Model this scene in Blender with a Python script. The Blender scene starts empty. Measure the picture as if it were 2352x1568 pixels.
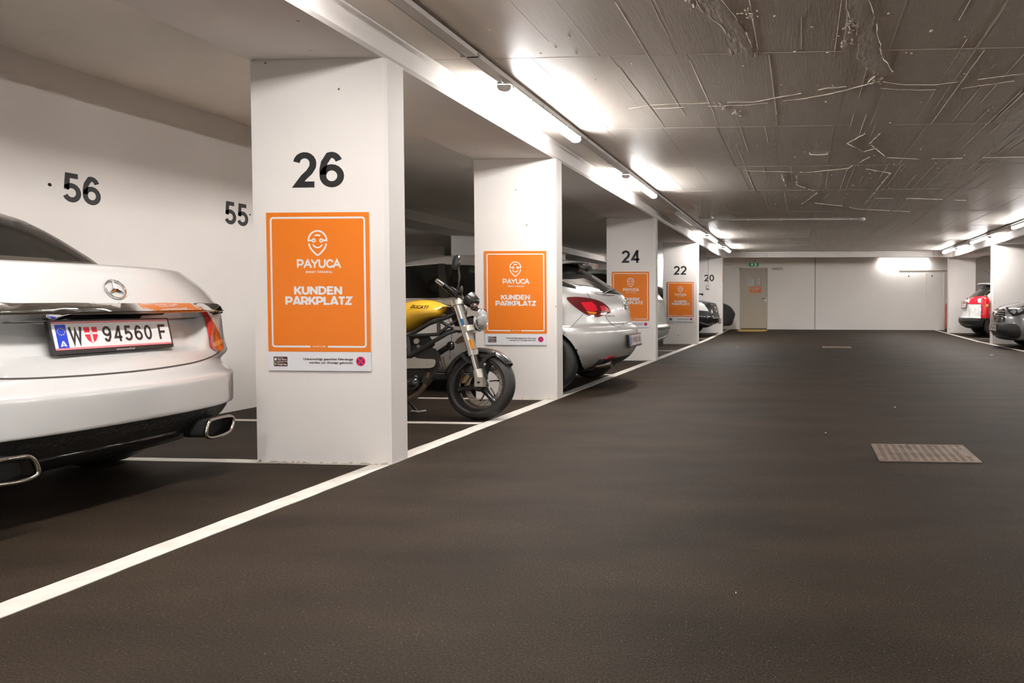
import bpy, bmesh, math, random
from mathutils import Vector, Matrix
from mathutils.bvhtree import BVHTree
random.seed(7)
S = bpy.context.scene
COL = S.collection

# ------------------------------------------------------------------ camera
FPX, PPX, PPY = 1568.0, 1738.05, 740.66          # focal length / principal point in photo pixels
YAW, PITCH, ROLL = 0.0643, 0.0276, 0.0019
CAM = Vector((0.0, 0.0, 0.916))
cd = bpy.data.cameras.new('camera'); cam = bpy.data.objects.new('camera', cd); COL.objects.link(cam)
cd.sensor_width = 36.0; cd.lens = FPX / 2352 * 36.0
cd.shift_x = (1176 - PPX) / 2352; cd.shift_y = -(784 - PPY) / 2352
cd.clip_start = 0.05; cd.clip_end = 200
CAMROT = Matrix.Rotation(YAW, 3, 'Z') @ Matrix.Rotation(math.pi / 2 - PITCH, 3, 'X') @ Matrix.Rotation(ROLL, 3, 'Z')
cam.matrix_world = Matrix.Translation(CAM) @ CAMROT.to_4x4()
S.camera = cam

# ------------------------------------------------------------------ world (closed garage: no daylight)
w = bpy.data.worlds.new('world'); S.world = w; w.use_nodes = True
w.node_tree.nodes['Background'].inputs[0].default_value = (0.9, 0.85, 0.8, 1)
w.node_tree.nodes['Background'].inputs[1].default_value = 0.0
S.view_settings.view_transform = 'Standard'; S.view_settings.look = 'None'
S.view_settings.exposure = 0.0; S.view_settings.gamma = 1.0; S.view_settings.use_curve_mapping = False
LAMP = 160.0           # emission strength of the fluorescent diffusers

S.cycles.max_bounces = 6; S.cycles.diffuse_bounces = 6; S.cycles.glossy_bounces = 3; S.cycles.transmission_bounces = 6; S.cycles.transparent_max_bounces = 8
S.cycles.caustics_reflective = False; S.cycles.caustics_refractive = False; S.cycles.sample_clamp_indirect = 8.0
S.cycles.use_adaptive_sampling = True; S.cycles.adaptive_threshold = 0.12; S.cycles.adaptive_min_samples = 16

# ------------------------------------------------------------------ pixel helpers (photo pixel -> point at a known depth)
def ray(x, y):
    return (CAMROT @ Vector(((x - PPX) / FPX, -(y - PPY) / FPX, -1.0)))
def at(x, y, X=None, Y=None, Z=None):
    d = ray(x, y)
    t = (X - CAM.x) / d.x if X is not None else (Y - CAM.y) / d.y if Y is not None else (Z - CAM.z) / d.z
    return CAM + d * t

# ------------------------------------------------------------------ materials
MATS = {}
def mat(name, col, rough=0.5, metal=0.0, var=0.0, vscale=4.0, bump=0.0, bscale=60.0, coat=0.0, spec=0.5,
        emit=0.0, ecol=None, trans=0.0, alpha=1.0, stretch=None, specks=0.0, obj=False, flake=0.0):
    if name in MATS: return MATS[name]
    m = bpy.data.materials.new(name); m.use_nodes = True; MATS[name] = m
    nt = m.node_tree; N = nt.nodes; L = nt.links; b = N['Principled BSDF']
    c = (col[0], col[1], col[2], 1)
    b.inputs['Base Color'].default_value = c; b.inputs['Roughness'].default_value = rough
    b.inputs['Metallic'].default_value = metal; b.inputs['Specular IOR Level'].default_value = spec
    b.inputs['Coat Weight'].default_value = coat; b.inputs['Coat Roughness'].default_value = 0.03
    if trans: b.inputs['Transmission Weight'].default_value = trans
    if alpha < 1: b.inputs['Alpha'].default_value = alpha
    if emit:
        b.inputs['Emission Color'].default_value = (*(ecol or col), 1); b.inputs['Emission Strength'].default_value = emit
    m.diffuse_color = c
    if var or bump or specks or flake:
        tc = N.new('ShaderNodeTexCoord'); mp = N.new('ShaderNodeMapping')
        if obj: L.new(tc.outputs['Object'], mp.inputs[0])
        else:
            g = N.new('ShaderNodeNewGeometry'); L.new(g.outputs['Position'], mp.inputs[0])
        if stretch: mp.inputs['Scale'].default_value = stretch
    colsock = None
    if var:
        n = N.new('ShaderNodeTexNoise'); n.inputs['Scale'].default_value = vscale; n.inputs['Detail'].default_value = 6
        L.new(mp.outputs[0], n.inputs[0])
        r = N.new('ShaderNodeValToRGB'); L.new(n.outputs[0], r.inputs[0])
        r.color_ramp.elements[0].position = 0.3; r.color_ramp.elements[1].position = 0.7
        r.color_ramp.elements[0].color = tuple(x * (1 - var) for x in col) + (1,)
        r.color_ramp.elements[1].color = tuple(min(1, x * (1 + var)) for x in col) + (1,)
        L.new(r.outputs[0], b.inputs['Base Color']); colsock = r.outputs[0]
    if specks:
        v = N.new('ShaderNodeTexVoronoi'); v.inputs['Scale'].default_value = 5.5; L.new(mp.outputs[0], v.inputs[0])
        nn = N.new('ShaderNodeTexNoise'); nn.inputs['Scale'].default_value = 2.2; L.new(mp.outputs[0], nn.inputs[0])
        mth = N.new('ShaderNodeMath'); mth.operation = 'MULTIPLY'; L.new(nn.outputs[0], mth.inputs[0]); mth.inputs[1].default_value = 0.05 * specks
        lt = N.new('ShaderNodeMath'); lt.operation = 'LESS_THAN'; L.new(v.outputs['Distance'], lt.inputs[0]); L.new(mth.outputs[0], lt.inputs[1])
        mx = N.new('ShaderNodeMix'); mx.data_type = 'RGBA'
        L.new(lt.outputs[0], mx.inputs['Factor'])
        if colsock: L.new(colsock, mx.inputs['A'])
        else: mx.inputs['A'].default_value = c
        mx.inputs['B'].default_value = (0.25, 0.17, 0.11, 1)
        L.new(mx.outputs['Result'], b.inputs['Base Color'])
    if bump:
        n2 = N.new('ShaderNodeTexNoise'); n2.inputs['Scale'].default_value = bscale; n2.inputs['Detail'].default_value = 4
        L.new(mp.outputs[0], n2.inputs[0])
        bp = N.new('ShaderNodeBump'); bp.inputs['Strength'].default_value = bump; bp.inputs['Distance'].default_value = 0.01
        L.new(n2.outputs[0], bp.inputs['Height']); L.new(bp.outputs[0], b.inputs['Normal'])
    return m

WHITE = mat('white_masonry_paint', (0.73, 0.685, 0.65), 0.75, var=0.035, vscale=1.7, bump=0.05, bscale=90, specks=1.7)
WALLP = mat('wall_paint', (0.76, 0.71, 0.67), 0.8, var=0.05, vscale=0.9, bump=0.05, bscale=70)
FARW_BAKED = mat('far_wall_baked_light', (0.93, 0.885, 0.84), 0.8, var=0.02, vscale=0.9, bump=0.05, bscale=70)  # wall paint lightened in colour to stand in for light on the far wall
CEILP = mat('ceiling_paint', (0.93, 0.85, 0.765), 0.42, var=0.04, vscale=1.3, bump=0.10, bscale=14, stretch=(6, 0.5, 1))
FILL = mat('trowelled_filler', (0.92, 0.84, 0.755), 0.4, bump=0.5, bscale=22, stretch=(2.5, 0.7, 1))
SOFF = mat('bay_ceiling_paint', (0.92, 0.845, 0.77), 0.7, var=0.05, vscale=0.8, bump=0.1, bscale=60)
LINE = mat('line_paint', (0.64, 0.60, 0.54), 0.6, var=0.10, vscale=14, bump=0.25, bscale=160)
BLACKP = mat('black_number_paint', (0.018, 0.018, 0.018), 0.6)
ORANGE = mat('orange_print', (0.74, 0.185, 0.011), 0.5)
SIGNW = mat('sign_white', (0.70, 0.70, 0.72), 0.45)
SIGNDK = mat('sign_dark_print', (0.06, 0.02, 0.012), 0.5)
REDP = mat('red_print', (0.72, 0.02, 0.045), 0.5)
BLUEP = mat('blue_print', (0.03, 0.03, 0.32), 0.5)
GREENP = mat('green_print', (0.0, 0.22, 0.06), 0.5)
PLASTIC = mat('white_plastic', (0.78, 0.75, 0.72), 0.4)
GREYPL = mat('grey_plastic', (0.42, 0.40, 0.38), 0.45)
STEEL = mat('galvanised_steel', (0.62, 0.60, 0.58), 0.3, metal=0.9)
CHROME = mat('chrome', (0.85, 0.84, 0.82), 0.07, metal=1.0)
DKCHROME = mat('dark_chrome', (0.42, 0.38, 0.34), 0.14, metal=1.0)
RUST = mat('rusty_iron', (0.21, 0.155, 0.12), 0.55, metal=0.35, var=0.3, vscale=9, bump=0.3, bscale=200)
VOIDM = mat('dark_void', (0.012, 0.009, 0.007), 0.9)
TYRE = mat('tyre_rubber', (0.022, 0.020, 0.018), 0.62, var=0.15, vscale=20)
BLKPL = mat('black_plastic', (0.018, 0.017, 0.016), 0.4)
BLKGL = mat('gloss_black', (0.010, 0.010, 0.010), 0.08, coat=0.5)
DGLASS = mat('dark_glass', (0.016, 0.016, 0.014), 0.03, spec=0.7)
DIFF = mat('lamp_diffuser', (0.9, 0.93, 1.0), 0.4, emit=LAMP, ecol=(1.0, 0.975, 0.95))
DIFFLOW = mat('wall_lamp_diffuser', (0.9, 0.93, 1.0), 0.4, emit=LAMP * 0.3, ecol=(1.0, 0.975, 0.95))
DIFFOFF = mat('lamp_diffuser_unlit', (0.62, 0.61, 0.58), 0.12, spec=0.7)

def asphalt():
    m = bpy.data.materials.new('asphalt'); m.use_nodes = True; nt = m.node_tree; N = nt.nodes; L = nt.links; b = N['Principled BSDF']
    g = N.new('ShaderNodeNewGeometry')
    n1 = N.new('ShaderNodeTexNoise'); n1.inputs['Scale'].default_value = 150; n1.inputs['Detail'].default_value = 5; L.new(g.outputs['Position'], n1.inputs[0])
    mp = N.new('ShaderNodeMapping'); mp.inputs['Scale'].default_value = (0.7, 1.9, 1); L.new(g.outputs['Position'], mp.inputs[0])
    n2 = N.new('ShaderNodeTexNoise'); n2.inputs['Scale'].default_value = 1.6; n2.inputs['Detail'].default_value = 7; L.new(mp.outputs[0], n2.inputs[0])
    r = N.new('ShaderNodeValToRGB'); L.new(n2.outputs[0], r.inputs[0])
    r.color_ramp.elements[0].position = 0.3; r.color_ramp.elements[0].color = (0.0180, 0.0126, 0.0082, 1)
    r.color_ramp.elements[1].position = 0.72; r.color_ramp.elements[1].color = (0.036, 0.0255, 0.0168, 1)
    r2 = N.new('ShaderNodeValToRGB'); L.new(n1.outputs[0], r2.inputs[0])
    r2.color_ramp.elements[0].position = 0.35; r2.color_ramp.elements[0].color = (0.42, 0.42, 0.42, 1)
    r2.color_ramp.elements[1].position = 0.68; r2.color_ramp.elements[1].color = (1.85, 1.8, 1.75, 1)
    mx = N.new('ShaderNodeMix'); mx.data_type = 'RGBA'; mx.blend_type = 'MULTIPLY'; mx.inputs['Factor'].default_value = 1.0
    L.new(r.outputs[0], mx.inputs['A']); L.new(r2.outputs[0], mx.inputs['B'])
    # pale grit
    v = N.new('ShaderNodeTexVoronoi'); v.inputs['Scale'].default_value = 42; L.new(g.outputs['Position'], v.inputs[0])
    lt = N.new('ShaderNodeMath'); lt.operation = 'LESS_THAN'; L.new(v.outputs['Distance'], lt.inputs[0]); lt.inputs[1].default_value = 0.075
    mx2 = N.new('ShaderNodeMix'); mx2.data_type = 'RGBA'; L.new(lt.outputs[0], mx2.inputs['Factor']); L.new(mx.outputs['Result'], mx2.inputs['A'])
    mx2.inputs['B'].default_value = (0.13, 0.115, 0.10, 1)
    L.new(mx2.outputs['Result'], b.inputs['Base Color'])
    b.inputs['Roughness'].default_value = 0.66; b.inputs['Specular IOR Level'].default_value = 0.12
    n3 = N.new('ShaderNodeTexNoise'); n3.inputs['Scale'].default_value = 210; n3.inputs['Detail'].default_value = 3; L.new(g.outputs['Position'], n3.inputs[0])
    bp = N.new('ShaderNodeBump'); bp.inputs['Strength'].default_value = 0.55; bp.inputs['Distance'].default_value = 0.004
    L.new(n3.outputs[0], bp.inputs['Height']); L.new(bp.outputs[0], b.inputs['Normal'])
    return m
ASPHALT = asphalt()

# ------------------------------------------------------------------ mesh helpers
ORG = {}
def org(o):
    while o is not None:
        if o.name in ORG: return ORG[o.name]
        o = o.parent
    return Vector((0, 0, 0))
def tag(o, label, cat, group=None, kind=None):
    if label: o['label'] = label
    if cat: o['category'] = cat
    if group: o['group'] = group
    if kind: o['kind'] = kind
    return o
def thing(name, label, cat, loc=(0, 0, 0), group=None):
    o = bpy.data.objects.new(name, None); COL.objects.link(o); o.empty_display_size = 0.1
    o.location = loc; ORG[o.name] = Vector(loc); return tag(o, label, cat, group)
def link(name, me, m, parent=None, smooth=None):
    o = bpy.data.objects.new(name, me); COL.objects.link(o)
    if m is not None:
        me.materials.clear()
        for k in (m if isinstance(m, (list, tuple)) else [m]): me.materials.append(k)
    if parent is not None: o.parent = parent
    if smooth is not None:
        me.polygons.foreach_set('use_smooth', [True] * len(me.polygons))
        if smooth < 180: me.set_sharp_from_angle(angle=math.radians(smooth))
    return o

class MB:
    def __init__(s): s.v = []; s.f = []
    def add(s, vs, fs):
        n = len(s.v); s.v += [tuple(p) for p in vs]; s.f += [tuple(i + n for i in f) for f in fs]; return s
    def box(s, x0, x1, y0, y1, z0, z1):
        return s.add([(x0, y0, z0), (x1, y0, z0), (x1, y1, z0), (x0, y1, z0), (x0, y0, z1), (x1, y0, z1), (x1, y1, z1), (x0, y1, z1)],
                     [(3, 2, 1, 0), (4, 5, 6, 7), (0, 1, 5, 4), (1, 2, 6, 5), (2, 3, 7, 6), (3, 0, 4, 7)])
    def obox(s, c, ax, ay, az, hx, hy, hz):
        c = Vector(c); ax = Vector(ax).normalized() * hx; ay = Vector(ay).normalized() * hy; az = Vector(az).normalized() * hz
        vs = [c + sx * ax + sy * ay + sz * az for sz in (-1, 1) for sx, sy in ((-1, -1), (1, -1), (1, 1), (-1, 1))]
        return s.add(vs, [(3, 2, 1, 0), (4, 5, 6, 7), (0, 1, 5, 4), (1, 2, 6, 5), (2, 3, 7, 6), (3, 0, 4, 7)])
    def prism(s, poly, fn, a, b):
        """poly: 2-D outline; fn(u,v,d)->3-D; extruded from d=a to d=b"""
        n = len(poly)
        vs = [fn(u, v, a) for u, v in poly] + [fn(u, v, b) for u, v in poly]
        return s.add(vs, [tuple(range(n - 1, -1, -1)), tuple(range(n, 2 * n))] + [(i, (i + 1) % n, n + (i + 1) % n, n + i) for i in range(n)])
    def tube(s, pts, r, seg=8, cap=True, closed=False):
        P = [Vector(p) for p in pts]; n = len(P); R = r if isinstance(r, (list, tuple)) else [r] * n
        ts = []
        for i in range(n):
            if closed: t = P[(i + 1) % n] - P[i - 1]
            else: t = P[min(i + 1, n - 1)] - P[max(i - 1, 0)]
            ts.append(t.normalized() if t.length > 1e-9 else Vector((0, 0, 1)))
        up = Vector((0, 0, 1)) if abs(ts[0].z) < 0.9 else Vector((1, 0, 0))
        nrm = ts[0].cross(up).normalized(); vs = []
        for i in range(n):
            if i:
                nrm = (nrm - ts[i] * nrm.dot(ts[i]))
                nrm = nrm.normalized() if nrm.length > 1e-6 else ts[i].orthogonal().normalized()
            bn = ts[i].cross(nrm)
            vs += [P[i] + (nrm * math.cos(2 * math.pi * k / seg) + bn * math.sin(2 * math.pi * k / seg)) * R[i] for k in range(seg)]
        fs = []
        for i in range(n if closed else n - 1):
            j = (i + 1) % n
            for k in range(seg):
                fs.append((i * seg + k, i * seg + (k + 1) % seg, j * seg + (k + 1) % seg, j * seg + k))
        if cap and not closed: fs += [tuple(range(seg - 1, -1, -1)), tuple(range((n - 1) * seg, n * seg))]
        return s.add(vs, fs)
    def lathe(s, prof, o, ax, seg=24, close=True, ref=None):
        o = Vector(o); ax = Vector(ax).normalized(); a = (Vector(ref) if ref else ax.orthogonal()).normalized(); b = ax.cross(a)
        n = len(prof); vs = []
        for r, h in prof:
            vs += [o + ax * h + (a * math.cos(2 * math.pi * k / seg) + b * math.sin(2 * math.pi * k / seg)) * r for k in range(seg)]
        fs = [(i * seg + k, i * seg + (k + 1) % seg, (i + 1) * seg + (k + 1) % seg, (i + 1) * seg + k) for i in range(n - 1) for k in range(seg)]
        if close:
            fs += [tuple(range(seg - 1, -1, -1)), tuple(range((n - 1) * seg, n * seg))]
        return s.add(vs, fs)
    def ell(s, c, ax, ay, az, seg=16, rings=10, p=1.0):
        c = Vector(c); ax = Vector(ax); ay = Vector(ay); az = Vector(az); vs = []
        for i in range(rings + 1):
            th = math.pi * i / rings; z = math.cos(th); q = math.sin(th)
            for k in range(seg):
                a = 2 * math.pi * k / seg
                vs.append(c + az * (abs(z) ** p * (1 if z > 0 else -1)) + q * (ax * math.cos(a) + ay * math.sin(a)))
        fs = [(i * seg + k, (i + 1) * seg + k, (i + 1) * seg + (k + 1) % seg, i * seg + (k + 1) % seg) for i in range(rings) for k in range(seg)]
        return s.add(vs, fs)
    def mesh(s, name, o=Vector((0, 0, 0))):
        me = bpy.data.meshes.new(name)
        me.from_pydata([(p[0] - o[0], p[1] - o[1], p[2] - o[2]) for p in s.v], [], s.f); me.update(); return me
    def build(s, name, m, parent=None, smooth=None, fix=True):
        me = s.mesh(name, org(parent) if parent else Vector((0, 0, 0)))
        if fix:
            bm = bmesh.new(); bm.from_mesh(me); bmesh.ops.recalc_face_normals(bm, faces=bm.faces); bm.to_mesh(me); bm.free()
        return link(name, me, m, parent, smooth)

def rrect(x0, x1, y0, y1, r, n=5):
    out = []
    for cx, cy, a0 in ((x1 - r, y1 - r, 0), (x0 + r, y1 - r, 90), (x0 + r, y0 + r, 180), (x1 - r, y0 + r, 270)):
        for k in range(n + 1):
            a = math.radians(a0 + 90 * k / n); out.append((cx + r * math.cos(a), cy + r * math.sin(a)))
    return out
def cat_rom(pts, n=6, closed=False):
    P = [tuple(p) for p in pts]; m = len(P); out = []
    for i in range(m if closed else m - 1):
        p0 = P[i - 1] if closed or i > 0 else P[i]; p1 = P[i]; p2 = P[(i + 1) % m]
        p3 = P[(i + 2) % m] if closed or i + 2 < m else p2
        for k in range(n):
            t = k / n; t2 = t * t; t3 = t2 * t
            out.append(tuple(0.5 * (2 * b + (c - a) * t + (2 * a - 5 * b + 4 * c - d) * t2 + (-a + 3 * b - 3 * c + d) * t3) for a, b, c, d in zip(p0, p1, p2, p3)))
    if not closed: out.append(P[-1])
    return out
def copy_tree(o, parent=None):
    c = o.copy(); COL.objects.link(c); c.parent = parent
    for ch in list(o.children):
        if ch is not c: copy_tree(ch, c)
    return c

# ------------------------------------------------------------------ lettering (stroke alphabet and built-in font)
def text_mesh(txt, size, bold=0.0, shear=0.0, spacing=1.0, align='CENTER', ext=0.0006):
    cu = bpy.data.curves.new('lettering', 'FONT'); cu.body = txt; cu.size = size; cu.align_x = align; cu.align_y = 'BOTTOM_BASELINE'
    cu.offset = bold * size; cu.shear = shear; cu.space_character = spacing; cu.extrude = ext; cu.resolution_u = 4
    o = bpy.data.objects.new('tmp', cu); COL.objects.link(o)
    bpy.context.view_layer.update()
    me = bpy.data.meshes.new_from_object(o.evaluated_get(bpy.context.evaluated_depsgraph_get()))
    bpy.data.objects.remove(o); bpy.data.curves.remove(cu); return me
def fit_text(name, txt, origin, right, up, width=None, height=None, m=None, parent=None, bold=0.0, shear=0.0, align='CENTER', spacing=1.0):
    """flat lettering scaled to a width and cap height, standing on `origin` (baseline centre / left)"""
    me = text_mesh(txt, 1.0, bold, shear, spacing, align)
    xs = [v.co.x for v in me.vertices]; ys = [v.co.y for v in me.vertices]
    x0, x1, y0, y1 = min(xs), max(xs), min(ys), max(ys)
    sy = height / (y1 - y0) if height else width / (x1 - x0)
    sx = width / (x1 - x0) if width else sy
    R = Vector(right).normalized(); Uv = Vector(up).normalized(); Nn = R.cross(Uv)
    cx = {'CENTER': (x0 + x1) / 2, 'LEFT': x0, 'RIGHT': x1}[align]
    o = Vector(origin) - (org(parent) if parent else Vector((0, 0, 0)))
    for v in me.vertices:
        v.co = o + R * (v.co.x - cx) * sx + Uv * (v.co.y - y0) * sy + Nn * v.co.z
    return link(name, me, m, parent)
def stroke_poly(pts, wdt, closed=False):
    """flat ribbon following a 2-D polyline -> (verts, quads)"""
    P = [Vector((p[0], p[1])) for p in pts]; n = len(P); vs = []; fs = []
    for i in range(n):
        a = P[i - 1] if (closed or i) else P[i]; b = P[(i + 1) % n] if (closed or i < n - 1) else P[i]
        d1 = (P[i] - a).normalized() if (P[i] - a).length > 1e-9 else (b - P[i]).normalized()
        d2 = (b - P[i]).normalized() if (b - P[i]).length > 1e-9 else d1
        n1 = Vector((-d1.y, d1.x)); n2 = Vector((-d2.y, d2.x)); mm = (n1 + n2)
        mm = mm.normalized() if mm.length > 1e-6 else n1
        k = wdt / 2 / max(0.4, mm.dot(n1))
        vs += [P[i] + mm * k, P[i] - mm * k]
    for i in range(n if closed else n - 1):
        j = (i + 1) % n; fs.append((2 * i, 2 * i + 1, 2 * j + 1, 2 * j))
    return vs, fs
def ribbons(name, lines, fn, m, parent, depth=0.0008, round_ends=False):
    """lines: list of (pts, width, closed); fn(u,v,d)->3-D; slightly raised print"""
    mb = MB()
    for pts, wd, cl in lines:
        vs, fs = stroke_poly(pts, wd, cl)
        mb.add([fn(p.x, p.y, depth) for p in vs], fs)
        if round_ends and not cl:
            for p in (pts[0], pts[-1]):
                k = 10; mb.add([fn(p[0] + wd / 2 * math.cos(2 * math.pi * q / k), p[1] + wd / 2 * math.sin(2 * math.pi * q / k), depth * 1.02) for q in range(k)], [tuple(range(k))])
    return mb.build(name, m, parent, fix=False)

# stroke alphabet (cap height 1): centre-line paths and advance widths for the heavy sans lettering and numerals
def _arc(cx, cy, rx, ry, a0, a1, n=10):
    return [(cx + rx * math.cos(math.radians(a0 + (a1 - a0) * i / n)), cy + ry * math.sin(math.radians(a0 + (a1 - a0) * i / n))) for i in range(n + 1)]
h_ = 0.085     # half stroke weight the paths are inset by
GL = {
 '0': (0.62, [_arc(0.31, 0.5, 0.225, 0.415, 90, 450, 22)]),
 '2': (0.62, [_arc(0.30, 0.685, 0.215, 0.23, 172, 0, 9) + [(0.50, 0.58), (0.42, 0.44), (0.27, 0.29), (0.125, 0.085), (0.545, 0.085)]]),
 '4': (0.64, [[(0.60, 0.275), (0.095, 0.275), (0.42, 0.93), (0.445, 0.93), (0.445, 0.0)]]),
 '5': (0.62, [[(0.515, 0.915), (0.168, 0.915), (0.122, 0.43)], _arc(0.292, 0.33, 0.235, 0.245, 146, -155, 16)]),
 '6': (0.62, [_arc(0.315, 0.66, 0.20, 0.255, 22, 110, 6) + [(0.125, 0.70), (0.085, 0.5)] + [(0.085, 0.36)], _arc(0.315, 0.325, 0.23, 0.24, 0, 360, 20)]),
 '9': (0.62, [_arc(0.305, 0.34, 0.20, 0.255, 202, 290, 6) + [(0.495, 0.30), (0.535, 0.5)] + [(0.535, 0.64)], _arc(0.305, 0.675, 0.23, 0.24, 0, 360, 20)]),
 'K': (0.76, [[(h_, 0), (h_, 1)], [(0.70, 1.0), (0.13, 0.36)], [(0.30, 0.56), (0.72, 0.0)]]),
 'U': (0.80, [[(h_, 1), (h_, 0.42)] + _arc(0.39, 0.40, 0.305, 0.315, 180, 360, 12) + [(0.695, 1)]]),
 'N': (0.86, [[(h_, 0), (h_, 1)], [(h_, 0.93), (0.72, 0.07)], [(0.72, 0), (0.72, 1)]]),
 'D': (0.86, [[(h_, h_), (h_, 1 - h_), (0.36, 1 - h_)] + _arc(0.36, 0.5, 0.385, 0.415, 90, -90, 14) + [(h_, h_)]]),
 'E': (0.70, [[(0.64, 1 - h_), (h_, 1 - h_), (h_, h_), (0.65, h_)], [(h_, 0.51), (0.58, 0.51)]]),
 'P': (0.76, [[(h_, 0), (h_, 1 - h_), (0.40, 1 - h_)] + _arc(0.40, 0.64, 0.255, 0.275, 90, -90, 10) + [(h_, 0.365)]]),
 'A': (0.86, [[(0.07, 0), (0.405, 0.96), (0.46, 0.96), (0.79, 0)], [(0.20, 0.235), (0.66, 0.235)]]),
 'R': (0.78, [[(h_, 0), (h_, 1 - h_), (0.40, 1 - h_)] + _arc(0.40, 0.645, 0.255, 0.27, 90, -90, 10) + [(h_, 0.375)], [(0.40, 0.37), (0.67, 0)]]),
 'L': (0.66, [[(h_, 1), (h_, h_), (0.63, h_)]]),
 'T': (0.70, [[(0.0, 1 - h_), (0.68, 1 - h_)], [(0.34, 1 - h_), (0.34, 0)]]),
 'Z': (0.72, [[(0.05, 1 - h_), (0.60, 1 - h_), (0.09, h_), (0.66, h_)]]),
 'W': (1.04, [[(0.06, 1), (0.28, 0.05), (0.51, 0.80), (0.74, 0.05), (0.97, 1)]]),
 'F': (0.62, [[(0.60, 1 - h_), (h_, 1 - h_), (h_, 0)], [(h_, 0.50), (0.53, 0.50)]]),
 'O': (0.90, [_arc(0.44, 0.5, 0.355, 0.415, 90, 450, 24)]),
 'X': (0.80, [[(0.06, 1), (0.72, 0)], [(0.72, 1), (0.06, 0)]]),
 'I': (0.28, [[(0.13, 0), (0.13, 1)]]),
 ' ': (0.34, []),
}
def caps(name, txt, origin, right, up, width, height, m, parent, weight=0.17, gap=0.08, depth=0.0008, rnd=False, align='CENTER'):
    lines = []; x = 0.0; k = height
    for ch in txt:
        adv, paths = GL[ch]
        for p in paths:
            cl = len(p) > 4 and math.dist(p[0], p[-1]) < 1e-6
            lines.append(([(x + a, b) for a, b in (p[:-1] if cl else p)], weight, cl))
        x += adv + gap
    tot = x - gap; sx = width / tot if width else k
    R_ = Vector(right).normalized(); U_ = Vector(up).normalized(); N_ = R_.cross(U_); o = Vector(origin)
    off = {'CENTER': tot / 2, 'LEFT': 0, 'RIGHT': tot}[align]
    return ribbons(name, lines, lambda u, v, d: tuple(o + R_ * (u - off) * sx + U_ * v * k + N_ * d), m, parent, depth, rnd)

# ================================================================== THE SETTING
XL, XR = -2.314, 4.397            # aisle faces of the two pillar rows
SOFZ, CEILZ = 2.283, 2.447
BW = 0.79                         # beam / pillar width across the aisle
YW = 22.4                         # far wall
def fz(y): return 0.0 if y < 17 else min(0.075, 0.075 * (y - 17) / 5.4)

def struct(name, mb, m, parent=None, smooth=None):
    o = mb.build(name, m, parent, smooth)
    if parent is None: o['kind'] = 'structure'
    return o
mb = MB()
ys = [-8, 0, 8, 17, 18.8, 20.6, 22.4, 22.8]
for i in range(len(ys) - 1):
    a, b = ys[i], ys[i + 1]
    mb.add([(-15, a, fz(a)), (11, a, fz(a)), (11, b, fz(b)), (-15, b, fz(b)), (-15, a, -0.3), (11, a, -0.3), (11, b, -0.3), (-15, b, -0.3)], [(0, 1, 2, 3), (7, 6, 5, 4)])
floor = struct('floor', mb, ASPHALT)
# ceiling slab, then the board-marked formwork panels that face the aisle
ceiling = struct('ceiling', MB().box(-15, 11, -8, 22.8, CEILZ + 0.004, CEILZ + 0.25), SOFF)
rows = [-3.2, -0.6, 1.95]
# cross joints traced on the ceiling plane
for px, py in ((1900, 118), (1900, 288), (1900, 380), (1750, 437)):
    rows.append(at(px, py, Z=CEILZ).y)
while rows[-1] < 20: rows.append(rows[-1] + 2.15)
rows[-1] = 20.1
cols = [-2.31, -1.72, -1.22, -0.74, -0.24, 0.27, 0.55, 1.06, 1.57, 2.08, 2.60, 3.10, 3.62, 4.39]
ridge_mb = MB()
for i in range(len(rows) - 1):
    sh = random.uniform(-0.12, 0.12)
    for j in range(len(cols) - 1):
        x0 = cols[j] + (sh if 0 < j else 0); x1 = cols[j + 1] + (sh if j + 1 < len(cols) - 1 else 0)
        dz = random.uniform(0, 0.0014)
        p = MB().box(x0 + 0.0015, x1 - 0.0015, rows[i] + 0.002, rows[i + 1] - 0.002, CEILZ - dz, CEILZ + 0.006)
        o = p.build('formwork_panel', CEILP, ceiling)
        # cast ridge left where two boards met
        if j and random.random() < 0.55:
            a, b = rows[i] + random.uniform(0, 0.25), rows[i + 1] - random.uniform(0, 0.4); h = random.uniform(0.0003, 0.0018)
            ridge_mb.add([(x0 - 0.004, a, CEILZ), (x0 + 0.004, a, CEILZ), (x0, a, CEILZ - 0.0008 - h), (x0 - 0.004, b, CEILZ), (x0 + 0.004, b, CEILZ), (x0, b, CEILZ - 0.0008 - h)],
                         [(0, 1, 2), (5, 4, 3), (0, 2, 5, 3), (1, 4, 5, 2), (0, 3, 4, 1)])
    if i:
        for q in range(9):
            a = -2.3 + random.uniform(0, 6.0); b = min(4.39, a + random.uniform(0.3, 1.1)); y = rows[i]; h = random.uniform(0.0003, 0.0015)
            ridge_mb.add([(a, y - 0.003, CEILZ), (a, y + 0.003, CEILZ), (a, y, CEILZ - 0.0012 - h), (b, y - 0.003, CEILZ), (b, y + 0.003, CEILZ), (b, y, CEILZ - 0.0012 - h)],
                         [(0, 1, 2), (5, 4, 3), (0, 2, 5, 3), (1, 4, 5, 2), (0, 3, 4, 1)])
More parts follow.
